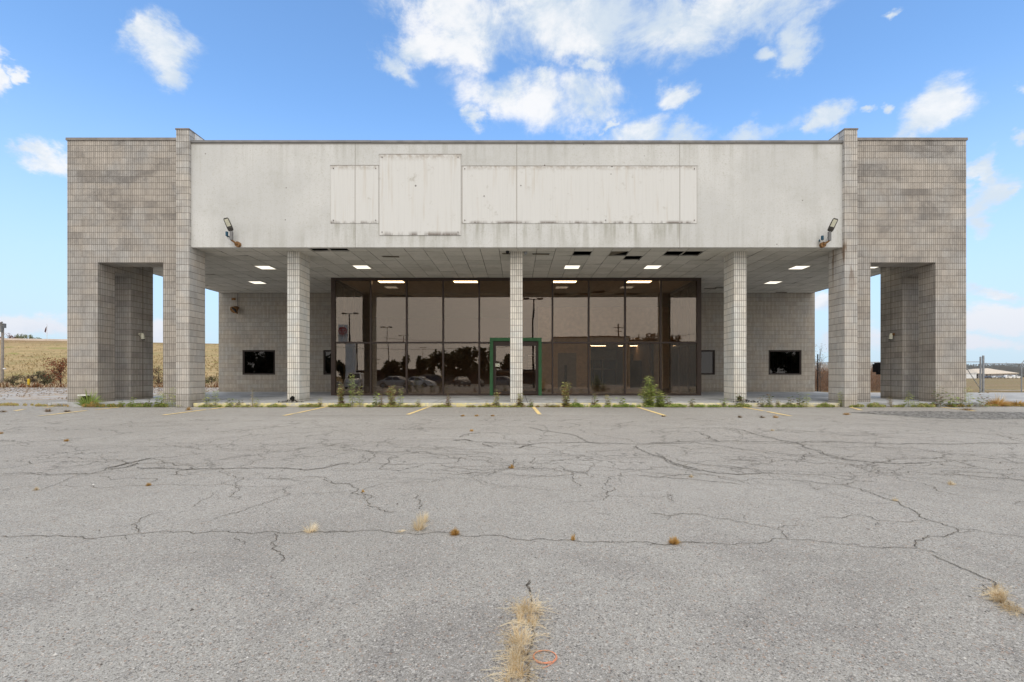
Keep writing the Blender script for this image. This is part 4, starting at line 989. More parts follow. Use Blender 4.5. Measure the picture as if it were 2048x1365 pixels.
# ------------------------------------------------------------------ plants
def perp(d, r):
    v = Vector((r.uniform(-1, 1), r.uniform(-1, 1), r.uniform(-1, 1))); return (v - d * v.dot(d)).normalized()


def weed(px, py, hpx, wpx, kind, label, group='weeds growing along the kerb', seed=None, Yoff=0.0, pos=None):
    p = pos if pos is not None else gp(px, py); 
    if pos is None: p = Vector((p.x, min(max(p.y, 14.9), 15.17) + Yoff, 0.0)); p.x = (px - VX) * p.y / FPX
    H = hpx / FPX * p.y; W = .95 * wpx / FPX * p.y; r = random.Random(int(px * 7 + hpx))
    mats = {'tall': ('green', 'ygreen'), 'bushy': ('green', 'ygreen'), 'dark': ('dgreen', 'brown_leaf'), 'broad': ('green', 'dgreen'), 'rust': ('rust_leaf', 'brown_leaf'),
            'dry': ('straw', 'brown_leaf'), 'yellow': ('ygreen', 'rust_leaf'), 'mixed': ('ygreen', 'rust_leaf')}[kind]
    o = empty('weed', p, label=label, cat='weed', group=group)
    st = MB(); lf = MB()
    ns = {'tall': 2, 'bushy': 24, 'dark': 4, 'broad': 4, 'rust': 9, 'dry': 4, 'yellow': 4, 'mixed': 8}[kind]
    if wpx > 14 and kind in ('tall',): ns = 5
    for s in range(ns):
        hh = H * (r.uniform(.6, 1.0) if s else 1.0); lean = W * .5 * r.uniform(-1, 1) * (1 if s else .3)
        if kind == 'bushy': hh *= 1 - .5 * abs(lean) / (W * .5)
        b0 = p + Vector((r.uniform(-.12, .12) * W, r.uniform(-.10, .10) * W * .6, -.02))
        tip = p + Vector((lean, r.uniform(-.35, .35) * W, hh)); midp = b0.lerp(tip, .5) + Vector((lean * -.12, 0, hh * .05))
        pts = []
        for i in range(7):
            t = i / 6; pts.append(b0 * (1 - t) ** 2 + midp * 2 * t * (1 - t) + tip * t * t)
        st.tube(pts, [.0045 * (1 - .75 * i / 6) for i in range(7)], 4)
        nl = int(max(14, hh / .0115)) if kind in ('tall', 'bushy', 'mixed', 'yellow') else int(max(8, hh / .03))
        for k in range(nl):
            t = .08 + .92 * (k + r.random()) / nl; i = min(5, int(t * 6)); q = pts[i].lerp(pts[i + 1], t * 6 - i) if i < 6 else pts[6]
            a = k * 2.4 + s; up = .55 if kind in ('tall', 'bushy') else .3
            d = Vector((math.cos(a), math.sin(a), r.uniform(-.3, 1) * up)).normalized()
            L = .85 * {'tall': .085, 'bushy': .095, 'dark': .085, 'broad': .10, 'rust': .06, 'dry': .05, 'yellow': .07, 'mixed': .07}[kind] * r.uniform(.6, 1.2) * (1.2 - .4 * t) * (1.0 + .6 * min(1, H / .6))
            Wd = L * {'tall': .26, 'bushy': .22, 'dark': .6, 'broad': .6, 'rust': .4, 'dry': .3, 'yellow': .4, 'mixed': .38}[kind]
            lf.cur = 1 if r.random() < {'tall': .3, 'bushy': .35, 'dark': .35, 'broad': .3, 'rust': .4, 'dry': .4, 'yellow': .3, 'mixed': .4}[kind] else 0
            if kind in ('tall', 'bushy') and t > .93 and r.random() < .3: lf.cur = 1
            tw = q + d * L * r.uniform(0, .4)
            if kind in ('dark', 'broad', 'mixed') and r.random() < .5:
                br = d * W * .25 * r.random(); st.tube([q, q + br], .0025, 3); tw = q + br
            lf.leaf(tw, d + Vector((0, 0, -.2)), (Vector((0, 0, 1)) + perp(d, r) * .5), L, Wd)
    st.build('stem', M['stem'], o)
    lf.build('foliage', [M[mats[0]], M[mats[1]]], o)
    return o


def tuft(px, py, wpx, hpx, mat, label, name='grass_tuft', group='dry grass tufts in the asphalt cracks', dens=1.0, pos=None, thick=1.0):
    p = pos if pos is not None else gp(px, py); s = p.y / FPX; W = wpx * s; H = hpx * s; r = random.Random(int(px * 3 + py)); mb = MB()
    nb = int(110 * dens)
    for k in range(nb):
        a = r.uniform(0, 6.283); e = r.random() ** .5; root = p + Vector((math.cos(a) * W * .16 * e, math.sin(a) * W * .16 * e, -.002))
        pol = e * 1.45; L = H * r.uniform(.6, 1.12); rad = (W * .5) * r.uniform(.75, 1.15)
        out = Vector((math.cos(a), math.sin(a), 0)) * math.sin(pol) * rad; up = Vector((0, 0, math.cos(pol) * L + .08 * H))
        m1 = root + out * .5 + up * .62; tp = root + out + up
        wd = (.0007 + .00035 * p.y) * thick * r.uniform(.6, 1.3); sd_ = Vector((-math.sin(a + 1), math.cos(a + 1), 0)) * wd
        mb.add([root - sd_, root + sd_, m1 + sd_ * .8, m1 - sd_ * .8, tp], [(0, 1, 2, 3), (3, 2, 4)])
    return mb.build(name, mat, label=label, cat='grass tuft', group=group)


WEEDS = [
 (243, 806, 13, 12, 'broad', 'low leafy weed right of the left wing front pier'), (265, 806, 20, 10, 'broad', 'upright green weed in the left portal opening, nearest its front pier'),
 (283, 806, 11, 8, 'dark', 'tiny dark weed in the middle of the left portal opening'), (298, 806, 16, 9, 'dark', 'thin dark weed in the left portal, right of centre'),
 (316, 806, 24, 12, 'broad', 'bushy green weed at the right side of the left portal opening'), (329, 806, 30, 12, 'tall', 'tall weed at the left edge of the left fin base'),
 (346, 806, 38, 12, 'tall', 'tallest slim weed before the left fin'), (363, 806, 24, 15, 'dark', 'dark bushy weed at the left fin foot'),
 (413, 808, 32, 8, 'tall', 'slim stalk weed just right of the left fin'), (430, 808, 31, 8, 'tall', 'second slim stalk weed right of the left fin'),
 (461, 808, 17, 14, 'broad', 'short broad-leaved weed between the left fin and left column'), (475, 808, 15, 16, 'dark', 'low sprawling dark weed between left fin and left column'),
 (505, 808, 38, 7, 'dry', 'tall dry orange-brown stalk left of the left column'), (514, 808, 20, 10, 'tall', 'short green weed beside the dry stalk, left of the left column'),
 (640, 808, 18, 14, 'yellow', 'small yellow-green weed just right of the left column'), (682, 808, 44, 8, 'mixed', 'slim reddish-leaved stalk before the left end of the bay'),
 (704, 808, 64, 9, 'tall', 'tallest narrow green weed before the left glass pane'), (720, 808, 40, 10, 'tall', 'green stalk weed right of the tallest narrow one'),
 (752, 807, 28, 12, 'broad', 'leafy pale green weed before the first mullion'), (763, 807, 26, 6, 'rust', 'small brown stalk beside the pale green weed'),
 (784, 808, 42, 24, 'mixed', 'bushy green and russet weed before the second glass pane'), (801, 808, 36, 12, 'tall', 'yellow-green stalks right of the bushy russet weed'),
 (836, 807, 15, 8, 'yellow', 'tiny yellow weed before the third glass pane'), (897, 808, 28, 5, 'rust', 'thin stalk with orange tip leaf before the fourth pane'),
 (892, 809, 12, 26, 'rust', 'low reddish dead clump left of the green door surround'), (972, 808, 14, 12, 'dry', 'dry pale weed before the left post of the green surround'),
 (992, 809, 34, 16, 'yellow', 'leaning yellow-green weed left of the middle column'), (1040, 811, 28, 18, 'mixed', 'green and orange weed against the middle column'),
 (1062, 808, 15, 12, 'dark', 'small grey-green weed right of the middle column'), (1094, 810, 11, 30, 'rust', 'low reddish dead clump right of the middle column'),
 (1131, 809, 50, 20, 'mixed', 'tall green weed with russet tips before the grey inner door'), (1152, 808, 17, 12, 'yellow', 'small green weed right of the russet-tipped one'),
 (1190, 808, 26, 14, 'dark', 'thin arching dark weed before the seventh glass pane'), (1216, 808, 24, 14, 'yellow', 'yellow-green weed left of the large bush'),
 (1244, 808, 20, 12, 'broad', 'green leafy weed near the left side of the large bush'), (1297, 811, 62, 44, 'bushy', 'large bushy light green weed, the biggest along the kerb'),
 (1320, 810, 34, 14, 'bushy', 'small green side shoot at the right foot of the large bush'), (1336, 808, 28, 18, 'dark', 'dark leafy weed right of the large bush'),
 (1383, 808, 17, 12, 'dark', 'small dark weed before the right end of the bay'), (1447, 808, 17, 9, 'broad', 'small green weed at the left side of the right column'),
 (1482, 809, 28, 24, 'dark', 'brown-leaved weed growing before the right column'), (1525, 807, 21, 16, 'dark', 'dark leafy weed just right of the right column'),
 (1540, 807, 26, 13, 'dark', 'arching dark weed second right of the right column'), (1557, 807, 15, 7, 'yellow', 'tiny yellow-green weed between two dark ones right of the right column'),
 (1580, 807, 20, 14, 'dark', 'dark weed midway between right column and right fin'), (1600, 807, 28, 8, 'dark', 'tall thin dark weed left of the right fin'),
 (1613, 807, 25, 11, 'tall', 'light green weed nearest the right fin on its left'), (1683, 808, 30, 12, 'tall', 'slim green weed in front of the right fin side'),
 (1782, 806, 22, 14, 'rust', 'brown-leaved weed in the right portal opening'), (1816, 806, 32, 12, 'tall', 'upright green weed in the right portal beside the rear pier'),
 (1830, 806, 14, 18, 'broad', 'low yellowish weed at the foot of the right portal rear pier'), (1880, 809, 42, 24, 'dark', 'dark bush at the left of the right wing front pier'),
 (1904, 808, 28, 18, 'broad', 'broad green weed at the middle of the right wing front pier'), (1922, 808, 20, 16, 'dark', 'dark low weed near the outer corner of the right wing'),
 (1938, 808, 38, 9, 'tall', 'thin stalk climbing the outer corner of the right wing'),
]
for (a, b, c, d, e, f) in WEEDS: weed(a, b, c * 1.05, d, e, f)
p = gp(1962, 812); weed(1962, 812, 30, 30, 'dark', 'dark leaning weed on the pavement right of the right wing', pos=Vector(((1962 - VX) * 15.2 / FPX, 15.2, 0)), group='weeds right of the right wing')
tuft(176, 806, 44, 36, M['green'], 'tall green grass clump at the left wing front pier', pos=Vector(((178 - VX) * 15.35 / FPX, 15.35, 0)), group='grass clumps by the wings', dens=1.6, thick=1.5)
for (px, w_, h_, lab) in ((1992, 46, 18, 'tan and green grass clump at the right edge, left of two'), (2036, 56, 12, 'low tan grass clump at the far right edge')):
    tuft(px, 812, w_, h_, M['gold'], lab, pos=Vector(((px - VX) * 15.6 / FPX, 15.6, 0)), group='grass clumps by the wings', dens=3, thick=1.5)
tuft(1998, 806, 30, 36, M['straw'], 'tall thin dry grass stalks at the right edge', pos=Vector(((1998 - VX) * 15.7 / FPX, 15.7, 0)), group='grass clumps by the wings', dens=.25)

# ground cover along the kerb: clumps too many to count
mb = MB(); r = random.Random(21)
def cover(x0, x1, dens, hpx, mats, y0=15.0, y1=15.2):
    for k in range(int((x1 - x0) * dens * 1.7)):
        px = r.uniform(x0, x1); c = mnoise.noise(Vector((px * .03, 0, 3))) + .5 * mnoise.noise(Vector((px * .11, 4, 3)))
        if c < -.12 + .12 * r.random(): continue
        Y = r.uniform(y0, y1); X = (px - VX) * Y / FPX; z0_ = 0
        H = hpx / FPX * Y * (.35 + .65 * r.random()) * (.5 + max(0, c) * 1.6)
        mb.cur = r.choice(mats)
        a = r.uniform(0, 6.28); d = Vector((math.cos(a) * .7, math.sin(a) * .5, r.uniform(.3, 1.2)))
        mb.leaf(Vector((X, Y, z0_ + r.uniform(0, H * .7))), d, Vector((r.uniform(-.5, .5), -1, .6)), r.uniform(.02, .055), r.uniform(.008, .02))
G_, Yg, Rl, Br, Gd = 0, 1, 2, 3, 4
cover(135, 250, 26, 14, [Gd, Br, G_, Gd], 15.0, 15.5); cover(190, 360, 30, 14, [G_, Yg, Br, G_], 15.02, 15.34); cover(395, 640, 20, 6, [G_, Yg, Br]); cover(620, 780, 30, 9, [G_, Yg, Rl, G_])
cover(780, 1040, 16, 5, [G_, Yg, Rl]); cover(1040, 1150, 14, 5, [Rl, G_]); cover(1140, 1460, 42, 9, [G_, G_, Yg]); cover(1460, 1720, 34, 8, [G_, G_, Yg, Br]); cover(1690, 1870, 26, 9, [G_, Yg, Br], 15.02, 15.34); cover(1860, 1940, 34, 12, [G_, Br, Gd], 15.1, 15.7)
cover(1930, 2048, 22, 8, [Br, Gd, G_], 15.3, 15.9); cover(0, 70, 16, 7, [Br, Gd, Yg], 15.6, 16.2); cover(70, 140, 20, 8, [Gd, Yg, Br], 15.3, 15.8)
mb.build('kerb_weeds', [M['kerb_green'], M['ygreen'], M['rust_leaf'], M['brown_leaf'], M['gold']], kind='stuff', label='low green and russet ground cover creeping along the kerb', cat='ground cover')
# leaf litter on the lot by the wings and along the seam
mb = MB(); r_l = random.Random(77)
for k in range(700):
    if k < 380: p = gp(r.gauss(120, 110), r.uniform(812, 830))
    elif k < 520: p = gp(r.uniform(1650, 2048), r.uniform(813, 824))
    else: p = gp(r.uniform(380, 1700), r.gauss(832.4, .5))
    a = r.uniform(0, 6.28); mb.leaf(p + Vector((0, 0, .006)), Vector((math.cos(a), math.sin(a), r.uniform(0, .25))), Vector((0, 0, 1)), r.uniform(.02, .05), .02)
for k in range(5200):
    px = r_l.uniform(-60, 470); Y = 19 + 18 * r_l.random() ** .7; p = Vector(((px - VX) * Y / FPX, Y, .012))
    if mnoise.noise(Vector((p.x * .35, p.y * .8, 1))) < .35 - (Y - 15) * .045: continue
    a = r_l.uniform(0, 6.28); mb.leaf(p, Vector((math.cos(a), math.sin(a), r_l.uniform(0, .5))), Vector((0, 0, 1)), r_l.uniform(.06, .16), .06)
mb.build('leaf_litter', [M['brown_leaf']], kind='stuff', label='scattered brown leaf litter on the asphalt', cat='leaf litter')

TUFTS = [
 (909, 1070, 19, 13, 'gold', 2.2, 'round golden grass tuft on the long crack, left of the other golden one'), (1347, 1088, 21, 16, 'gold', 2.2, 'round golden grass tuft on the long crack, right of the image centre'),
 (1146, 1081, 9, 15, 'gold', .5, 'small dry sprig between the two round golden tufts'), (621, 1064, 32, 24, 'straw', .9, 'wispy straw tuft on the long crack at left'),
 (838, 1060, 30, 30, 'straw', 1.2, 'larger straw tuft left of the golden one, front part'), (846, 1045, 26, 26, 'straw', .9, 'straw tuft just behind the larger one, left of centre'),
 (72, 981, 9, 8, 'straw', .6, 'tiny pale tuft near the left edge'), (297, 972, 9, 7, 'gold', .8, 'tiny olive tuft on a crack at left'), (133, 883, 9, 5, 'gold', .7, 'tiny olive tuft far left, behind the other olive one'),
 (2, 868, 8, 5, 'gold', .6, 'tiny tuft cut by the left edge'), (943, 863, 8, 5, 'gold', .7, 'single rusty tuft behind the big branching crack, centre'), (1023, 937, 12, 8, 'gold', .8, 'pale tuft on the crack in front of the middle column'),
 (925, 833, 9, 4, 'gold', .7, 'rusty tuft on the straight seam, first of three at centre'), (953, 833, 9, 4, 'gold', .7, 'rusty tuft on the straight seam, second of three at centre'), (985, 833, 9, 4, 'gold', .7, 'rusty tuft on the straight seam, third of three at centre'),
 (1327, 834, 10, 4, 'brown_leaf', .6, 'flat rusty tuft where a stripe meets the seam'), (1480, 836, 9, 5, 'brown_leaf', .6, 'brown tuft on the seam below the right column'), (1525, 836, 12, 4, 'brown_leaf', .7, 'flat dark tuft on the seam, left of a stripe end'),
 (1551, 836, 10, 6, 'gold', .6, 'orange tuft on the seam at a stripe'), (96, 824, 13, 7, 'brown_leaf', .7, 'small dark tuft in the lot before the left wing'), (135, 824, 14, 4, 'brown_leaf', .7, 'flat dark tuft before the left wing, right of the small one'),
 (6, 825, 12, 5, 'brown_leaf', .6, 'dark tuft at the far left edge by a stripe'), (377, 821, 12, 7, 'gold', .6, 'orange dry tuft before the left fin'), (1545, 862, 8, 4, 'straw', .5, 'tiny straw sprig behind a branching crack at right'),
 (1382, 955, 9, 6, 'straw', .5, 'tiny straw sprig right of centre on a crack'), (1902, 970, 14, 10, 'straw', .6, 'thin straw sprig on a crack at far right'), (1790, 1002, 12, 8, 'straw', .5, 'thin straw sprig on the diagonal crack'),
 (1693, 830, 14, 5, 'gold', .7, 'orange tuft at the left end of the crumbled patch'), (725, 985, 8, 6, 'gold', .4, 'tiny rusty sprig on a forked crack left of centre'), (1935, 821, 26, 5, 'brown_leaf', 1.0, 'long flat brown tuft before the right wing'),
 (802, 1064, 20, 5, 'straw', .5, 'low straw wisps left of the larger straw tuft'),
]
for (a, b, c, d, e, f, lab) in TUFTS: tuft(a, b, c * 1.15, d * 1.1, M[e], lab, dens=f)

# fuzzy dry grass growing out of a crack in the foreground, in clumps
def fuzzy(px, py, wpx, hpx, label, group, n=260, name='dry_grass_clump'):
    p = gp(px, py); s = p.y / FPX; W = wpx * s; H = hpx * s; r = random.Random(int(px + py * 3)); mb = MB()
    tufts_ = [(Vector((r.uniform(-.26, .26) * W, r.uniform(-.035, .035), 0)), r.uniform(-1.5, 1.3), r.uniform(.35, 1.25)) for _ in range(7)]
    for k in range(n):
        t0_, lean, hh = r.choice(tufts_); a = r.uniform(0, 6.283)
        root = p + t0_ + Vector((math.cos(a), math.sin(a), 0)) * W * .07 * r.random()
        out = Vector(((lean * .6 + math.cos(a) * .55) * W * .55, (math.sin(a) * .6 - .1) * W * .5, 0)) * (r.uniform(.2, 1.15) if r.random() < .72 else r.uniform(1.0, 2.3)); L = H * hh * r.uniform(.4, 1.1)
        m1 = root + out * .35 + Vector((0, 0, L * .65)); tp = root + out + Vector((r.uniform(-.01, .01), r.uniform(-.01, .01), L * r.uniform(.55, 1.0)))
        w_ = r.uniform(.0004, .0008); sd_ = Vector((w_, 0, 0)); mb.cur = 1 if r.random() < .25 else 0
        mb.add([root - sd_, root + sd_, m1 + sd_, m1 - sd_, tp], [(0, 1, 2, 3), (3, 2, 4)])
        for q in range(9):      # feathery seed branches
            t = r.uniform(.3, 1); c = root.lerp(m1, t * 2) if t < .5 else m1.lerp(tp, t * 2 - 1)
            d = ((tp - m1).normalized() + Vector((r.uniform(-1, 1), r.uniform(-1, 1), r.uniform(-.6, 1))) * .9).normalized()
            mb.cur = 1 if r.random() < .2 else 0
            mb.leaf(c, d, perp(d, r), r.uniform(.006, .022), r.uniform(.0007, .0016))
    for k in range(n // 5):      # long wisps lying out over the asphalt
        a = r.choice((r.uniform(2.3, 4.0), r.uniform(2.3, 4.0), r.uniform(-1.0, .9))); L = W * r.uniform(.4, .95)
        root = p + Vector((r.uniform(-.1, .1) * W, r.uniform(-.03, .03), .004)); pts_ = [root]
        for q in range(5):
            a += r.uniform(-.35, .35); pts_.append(pts_[-1] + Vector((math.cos(a), math.sin(a) * .8, (.35, .15, 0, -.15, -.2)[q])) * L / 5)
        mb.cur = 0
        for q0, q1 in zip(pts_, pts_[1:]):
            mb.add([q0, q1, q1 + Vector((0, .0012, .0006)), q0 + Vector((0, .0012, .0006))], [(0, 1, 2, 3)])
            for z_ in range(5):
                c = q0.lerp(q1, r.random()); d = ((q1 - q0).normalized() + Vector((r.uniform(-1, 1), r.uniform(-1, 1), r.uniform(-.3, 1))) * .8).normalized(); mb.leaf(c, d, perp(d, r), r.uniform(.005, .016), r.uniform(.0008, .0018))
    return mb.build(name, [M['straw'], M['gold']], label=label, cat='dry grass', group=group)
gq = 'dry grass clumps along the foreground crack'
FZ = [(1058, 1222, 64, 40, 'farthest fuzzy clump of the foreground crack, with loose wisps'), (1054, 1250, 62, 42, 'second farthest fuzzy clump of the foreground crack'), (1050, 1285, 70, 46, 'fuzzy clump just behind the orange cord loop'),
      (1042, 1318, 62, 46, 'fuzzy clump level with the orange cord loop'), (1034, 1350, 78, 48, 'fuzzy clump just in front of the orange cord loop'), (1030, 1392, 78, 50, 'nearest fuzzy clump, cut by the bottom edge')]
for (a, b, c, d, lab) in FZ: fuzzy(a, b, c, d, lab + ', straw coloured', gq, 110)
fuzzy(2000, 1205, 26, 34, 'straw coloured fuzzy clump on the diagonal crack at the right edge', gq, 110); fuzzy(1990, 1190, 40, 30, 'thin straw wisps just behind the right edge clump', gq, 70); fuzzy(2030, 1225, 46, 16, 'low straw wisps at the right edge, nearest the camera', gq, 70)

# coil of orange cord
c = gp(1090, 1316); mb = MB(); pts = []; r = random.Random(4)
for k in range(100):
    t = k / 100 * 2 * math.pi * 3.0 - .9; rr = .050 + .003 * math.sin(k * .37) - .0025 * (k // 34)
    pts.append((c.x + rr * math.cos(t), c.y + rr * 1.05 * math.sin(t), c.z + .004 + .0015 * (k // 34) + .001 * math.sin(k * .9)))
pts += [(c.x + .035, c.y - .045, c.z + .006), (c.x + .01, c.y - .065, c.z + .004), (c.x - .015, c.y - .078, c.z + .003)]
mb.smooth = True; mb.tube(pts, .0011, 6); mb.build('cord_loop', M['orange'], label='small coiled loop of orange cord on the asphalt', cat='cord')

# ------------------------------------------------------------------ trees, bushes, reeds
def foliage(mb, c, rad, n, leaf, r, squash=1.0, lumps=9, mats=(0,), holes=.25):
    L = [(Vector((r.gauss(0, .45) * rad.x, r.gauss(0, .45) * rad.y, r.uniform(-.75, .85) * rad.z)), r.uniform(.25, .5)) for _ in range(lumps)]
    for k in range(n):
        q, s = r.choice(L); d = Vector((r.gauss(0, 1), r.gauss(0, 1), r.gauss(0, 1))).normalized()
        p = c + q + Vector((d.x * rad.x, d.y * rad.y, d.z * rad.z)) * s * r.random() ** .35
        mb.cur = r.choice(mats); dd = Vector((r.gauss(0, 1), r.gauss(0, 1), r.gauss(0, .6))).normalized()
        mb.leaf(p, dd, perp(dd, r), leaf * r.uniform(.6, 1.3), leaf * .7)


def tree(name, p, H, W, mats, label, cat='tree', group=None, n=900, leaf=.25, trunk=.12, bare=False, seed=1, crown_lo=.25):
    r = random.Random(seed); o = empty(name, p, label=label, cat=cat, group=group)
    st = MB(); cz = H * (1 + crown_lo) / 2; lf = MB()
    st.tube([p + Vector((0, 0, -.1)), p + Vector((W * .02, 0, H * .3)), p + Vector((-W * .02, 0, H * .65)), p + Vector((0, 0, H * .9))], [trunk, trunk * .8, trunk * .5, trunk * .15], 6)
    for k in range(10 if not bare else 26):
        t = r.uniform(.15, .8); a = r.uniform(0, 6.28); s0 = p + Vector((0, 0, H * t)); e = s0 + Vector((math.cos(a) * W * .42 * (1.1 - t), math.sin(a) * W * .42 * (1.1 - t), H * r.uniform(.1, .25)))
        st.tube([s0, s0.lerp(e, .5) + Vector((0, 0, H * .03)), e], [trunk * .4, trunk * .25, trunk * .06], 4)
        if bare:
            for q in range(5):
                b = s0.lerp(e, r.uniform(.4, 1)); st.tube([b, b + Vector((r.uniform(-1, 1) * W * .14, r.uniform(-1, 1) * W * .14, H * r.uniform(.03, .14)))], [trunk * .1, trunk * .03], 3)
    foliage(lf, p + Vector((0, 0, cz)), Vector((W / 2, W / 2, H * (1 - crown_lo) / 2)), n, leaf, r, mats=range(len(mats)), lumps=12)
    st.build('trunk', M['bark'], o); lf.build('crown', mats, o); return o
M['bark'] = plain('bark', (.10, .075, .055), .95)
M['red_leaf'] = leafy('red_leaf', (.26, .055, .035), (.34, .13, .055)); M['grey_twig'] = leafy('grey_twig', (.10, .085, .065), (.17, .15, .10))
M['olive'] = leafy('olive_leaf', (.12, .14, .06), (.22, .23, .10)); M['darktree'] = leafy('dark_tree', (.08, .09, .05), (.19, .17, .11), .3)
M['orange_leaf'] = leafy('orange_leaf', (.30, .12, .03), (.40, .19, .05)); M['tanreed'] = leafy('tan_reed', (.30, .17, .10), (.42, .27, .17)); M['plume'] = leafy('plume', (.55, .48, .42), (.75, .70, .64))

def g3(px, Y): return Vector(((px - VX) * Y / FPX, Y, 0))
tree('autumn_bush', g3(121, 39.8), 2.35, 1.7, [M['red_leaf'], M['red_leaf'], M['brown_leaf']], 'rust-red autumn bush beside the left wing at the slope foot', 'bush', 'bushes at the foot of the slope', 1300, .10, .05, seed=3, crown_lo=.05)
tree('autumn_bush', g3(139, 40.2), 2.3, 1.3, [M['red_leaf'], M['orange_leaf']], 'red-orange autumn bush half behind the left wing outer edge', 'bush', 'bushes at the foot of the slope', 900, .10, .05, seed=8, crown_lo=.05)
tree('bare_bush', g3(88, 39.6), 1.35, 2.0, [M['grey_twig'], M['olive']], 'grey-green leafless bush left of the red bush', 'bush', 'bushes at the foot of the slope', 1200, .09, .04, bare=True, seed=4, crown_lo=0)
tree('bare_bush', g3(66, 39.8), 1.0, 1.4, [M['grey_twig'], M['grey_twig'], M['brown_leaf']], 'low grey bush right of the yellow bollard', 'bush', 'bushes at the foot of the slope', 700, .09, .04, bare=True, seed=6, crown_lo=0)
tree('bare_bush', g3(26, 39.9), 1.05, 2.0, [M['grey_twig'], M['olive'], M['brown_leaf']], 'low dull bush between light pole and yellow bollard', 'bush', 'bushes at the foot of the slope', 900, .09, .04, bare=True, seed=9, crown_lo=0)
tree('bare_bush', g3(317, 39.9), 2.0, 1.6, [M['grey_twig'], M['brown_leaf'], M['rust_leaf']], 'reddish-brown bush seen through the left portal', 'bush', 'bushes at the foot of the slope', 1200, .09, .04, seed=12, crown_lo=0)
tree('bare_bush', g3(424, 40.2), .95, 2.2, [M['grey_twig'], M['brown_leaf'], M['dgreen']], 'low dark bush seen between left fin and rear wall', 'bush', 'bushes at the foot of the slope', 900, .09, .04, seed=14, crown_lo=0)
mb = MB(); r = random.Random(31)
for k in range(9000):
    px = r.choice((r.uniform(-40, 150), r.uniform(-40, 150), r.uniform(290, 450))); Y = r.uniform(38.0, 40.0); p = g3(px, Y); H = r.uniform(.15, .6) * (.6 + .6 * mnoise.noise(Vector((px * .05, 0, 0))))
    mb.cur = r.choice((0, 0, 1, 2)); mb.leaf(p, Vector((r.uniform(-.35, .35), r.uniform(-.3, .3), 1)), Vector((r.uniform(-1, 1), -1, 0)), max(.08, H), .045)
mb.build('slope_foot_weeds', [M['rust_leaf'], M['brown_leaf'], M['straw']], kind='stuff', label='reddish brown dead weeds along the foot of the slope', cat='weeds')
for nm_, c1_, c2_ in (('red_leaf', (.30, .13, .09), (.42, .22, .14)), ('olive', (.24, .26, .13), (.34, .34, .18)), ('dgreen', (.18, .22, .11), (.26, .30, .15))): M['crest_' + nm_] = leafy('crest_' + nm_, c1_, c2_, .4)  # leaf colours brightened to make up for backlighting on the crest
for k, (px, w_, h_, mt, lab) in enumerate(((18, 11, 9, 'red_leaf', 'small russet tree on the crest, nearest the light pole'), (27, 7, 7, 'red_leaf', 'tiny reddish tree on the crest, second from the light pole'), (41, 10, 9, 'olive', 'olive tree on the crest, third from the light pole'),
                                          (53, 10, 8, 'olive', 'olive tree on the crest, fourth from the light pole'), (67, 11, 5.5, 'olive', 'low rounded green tree on the crest'), (80, 9, 4, 'dgreen', 'smallest dark tree at the right end of the crest row'), (2, 10, 6, 'red_leaf', 'small russet tree behind the light pole'))):
    Y = 84; X = (px - VX) * Y / FPX; s = Y / FPX; tree('crest_tree', Vector((X, Y, CREST(X * 75 / 84) - .3)), h_ * s * 1.5 + .8, w_ * s * 1.6, [M['crest_' + mt]], lab, 'tree', 'trees along the embankment crest', 500, .16, .05, seed=40 + k, crown_lo=.1)
# reed bed on the right, seen between the block piers
mb = MB(); r = random.Random(33)
for k in range(26000):
    X = r.uniform(16.2, 24.6); Y = r.uniform(30.0, 33.5); H = 1.65 * r.uniform(.75, 1.06)
    if r.random() < .8:
        mb.cur = 0; mb.leaf(Vector((X, Y, H * r.random() * .8 - .1)), Vector((r.uniform(-.15, .15), r.uniform(-.1, .1), 1)), Vector((r.uniform(-.6, .6), -1, 0)), .38, .022)
    else:
        mb.cur = 1; mb.leaf(Vector((X, Y, H + r.uniform(-.1, .08))), Vector((r.uniform(-.5, .5), r.uniform(-.3, .3), 1)), Vector((r.uniform(-.6, .6), -1, 0)), .09, .035)
mb.build('reed_bed', [M['tanreed'], M['plume']], kind='stuff', label='tall pinkish tan grass with pale plumes beyond the fence', cat='tall grass')
tree('bare_sapling', g3(1640, 29.6), 3.0, 1.25, [M['grey_twig'], M['plume']], 'thin nearly bare sapling beside the dark fence post', 'tree', None, 190, .05, .025, bare=True, seed=60, crown_lo=.4)

# chain-link fence
FY = 28.8
o = empty('chain_link_fence', (18.2, FY, 0), label='grey chain-link fence with top rail beyond the right wing', cat='fence')
def fpost(px, y0, rad, mat, lab=None):
    X = (px - VX) * FY / FPX; mb = MB(); mb.tube([(X, FY, -.1), (X, FY, CAMZ + (VY - y0) * FY / FPX)], rad, 8); z = CAMZ + (VY - y0) * FY / FPX; mb.tube([(X, FY, z), (X, FY, z + .04)], [rad * 1.3, rad * .6], 8)
    mb.build('post', mat, o, label=lab)
fpost(1635.5, 710, .035, M['black']); fpost(1961, 715, .045, M['grey_metal']); fpost(1966.5, 712.5, .055, M['grey_metal'])
for px in (1700, 1790, 1850, 2043, 2120): fpost(px, 728, .03, M['grey_metal'])
mb = MB()
def rail(a, b, rad=.024): mb.tube([at(*a, FY), at(*b, FY)], rad, 6)
rail((1560, 725.6), (1961, 724.2)); rail((1966, 727.3), (2043, 728)); rail((2043, 728), (2200, 729)); rail((1926, 726), (1963, 782), .022); rail((2043, 728), (2050, 720)); rail((1961, 779), (2043, 781), .010)
mb.build('rail', M['grey_metal'], o)
mb = MB(); z0_, z1_ = .05, 1.72; X = 16.2
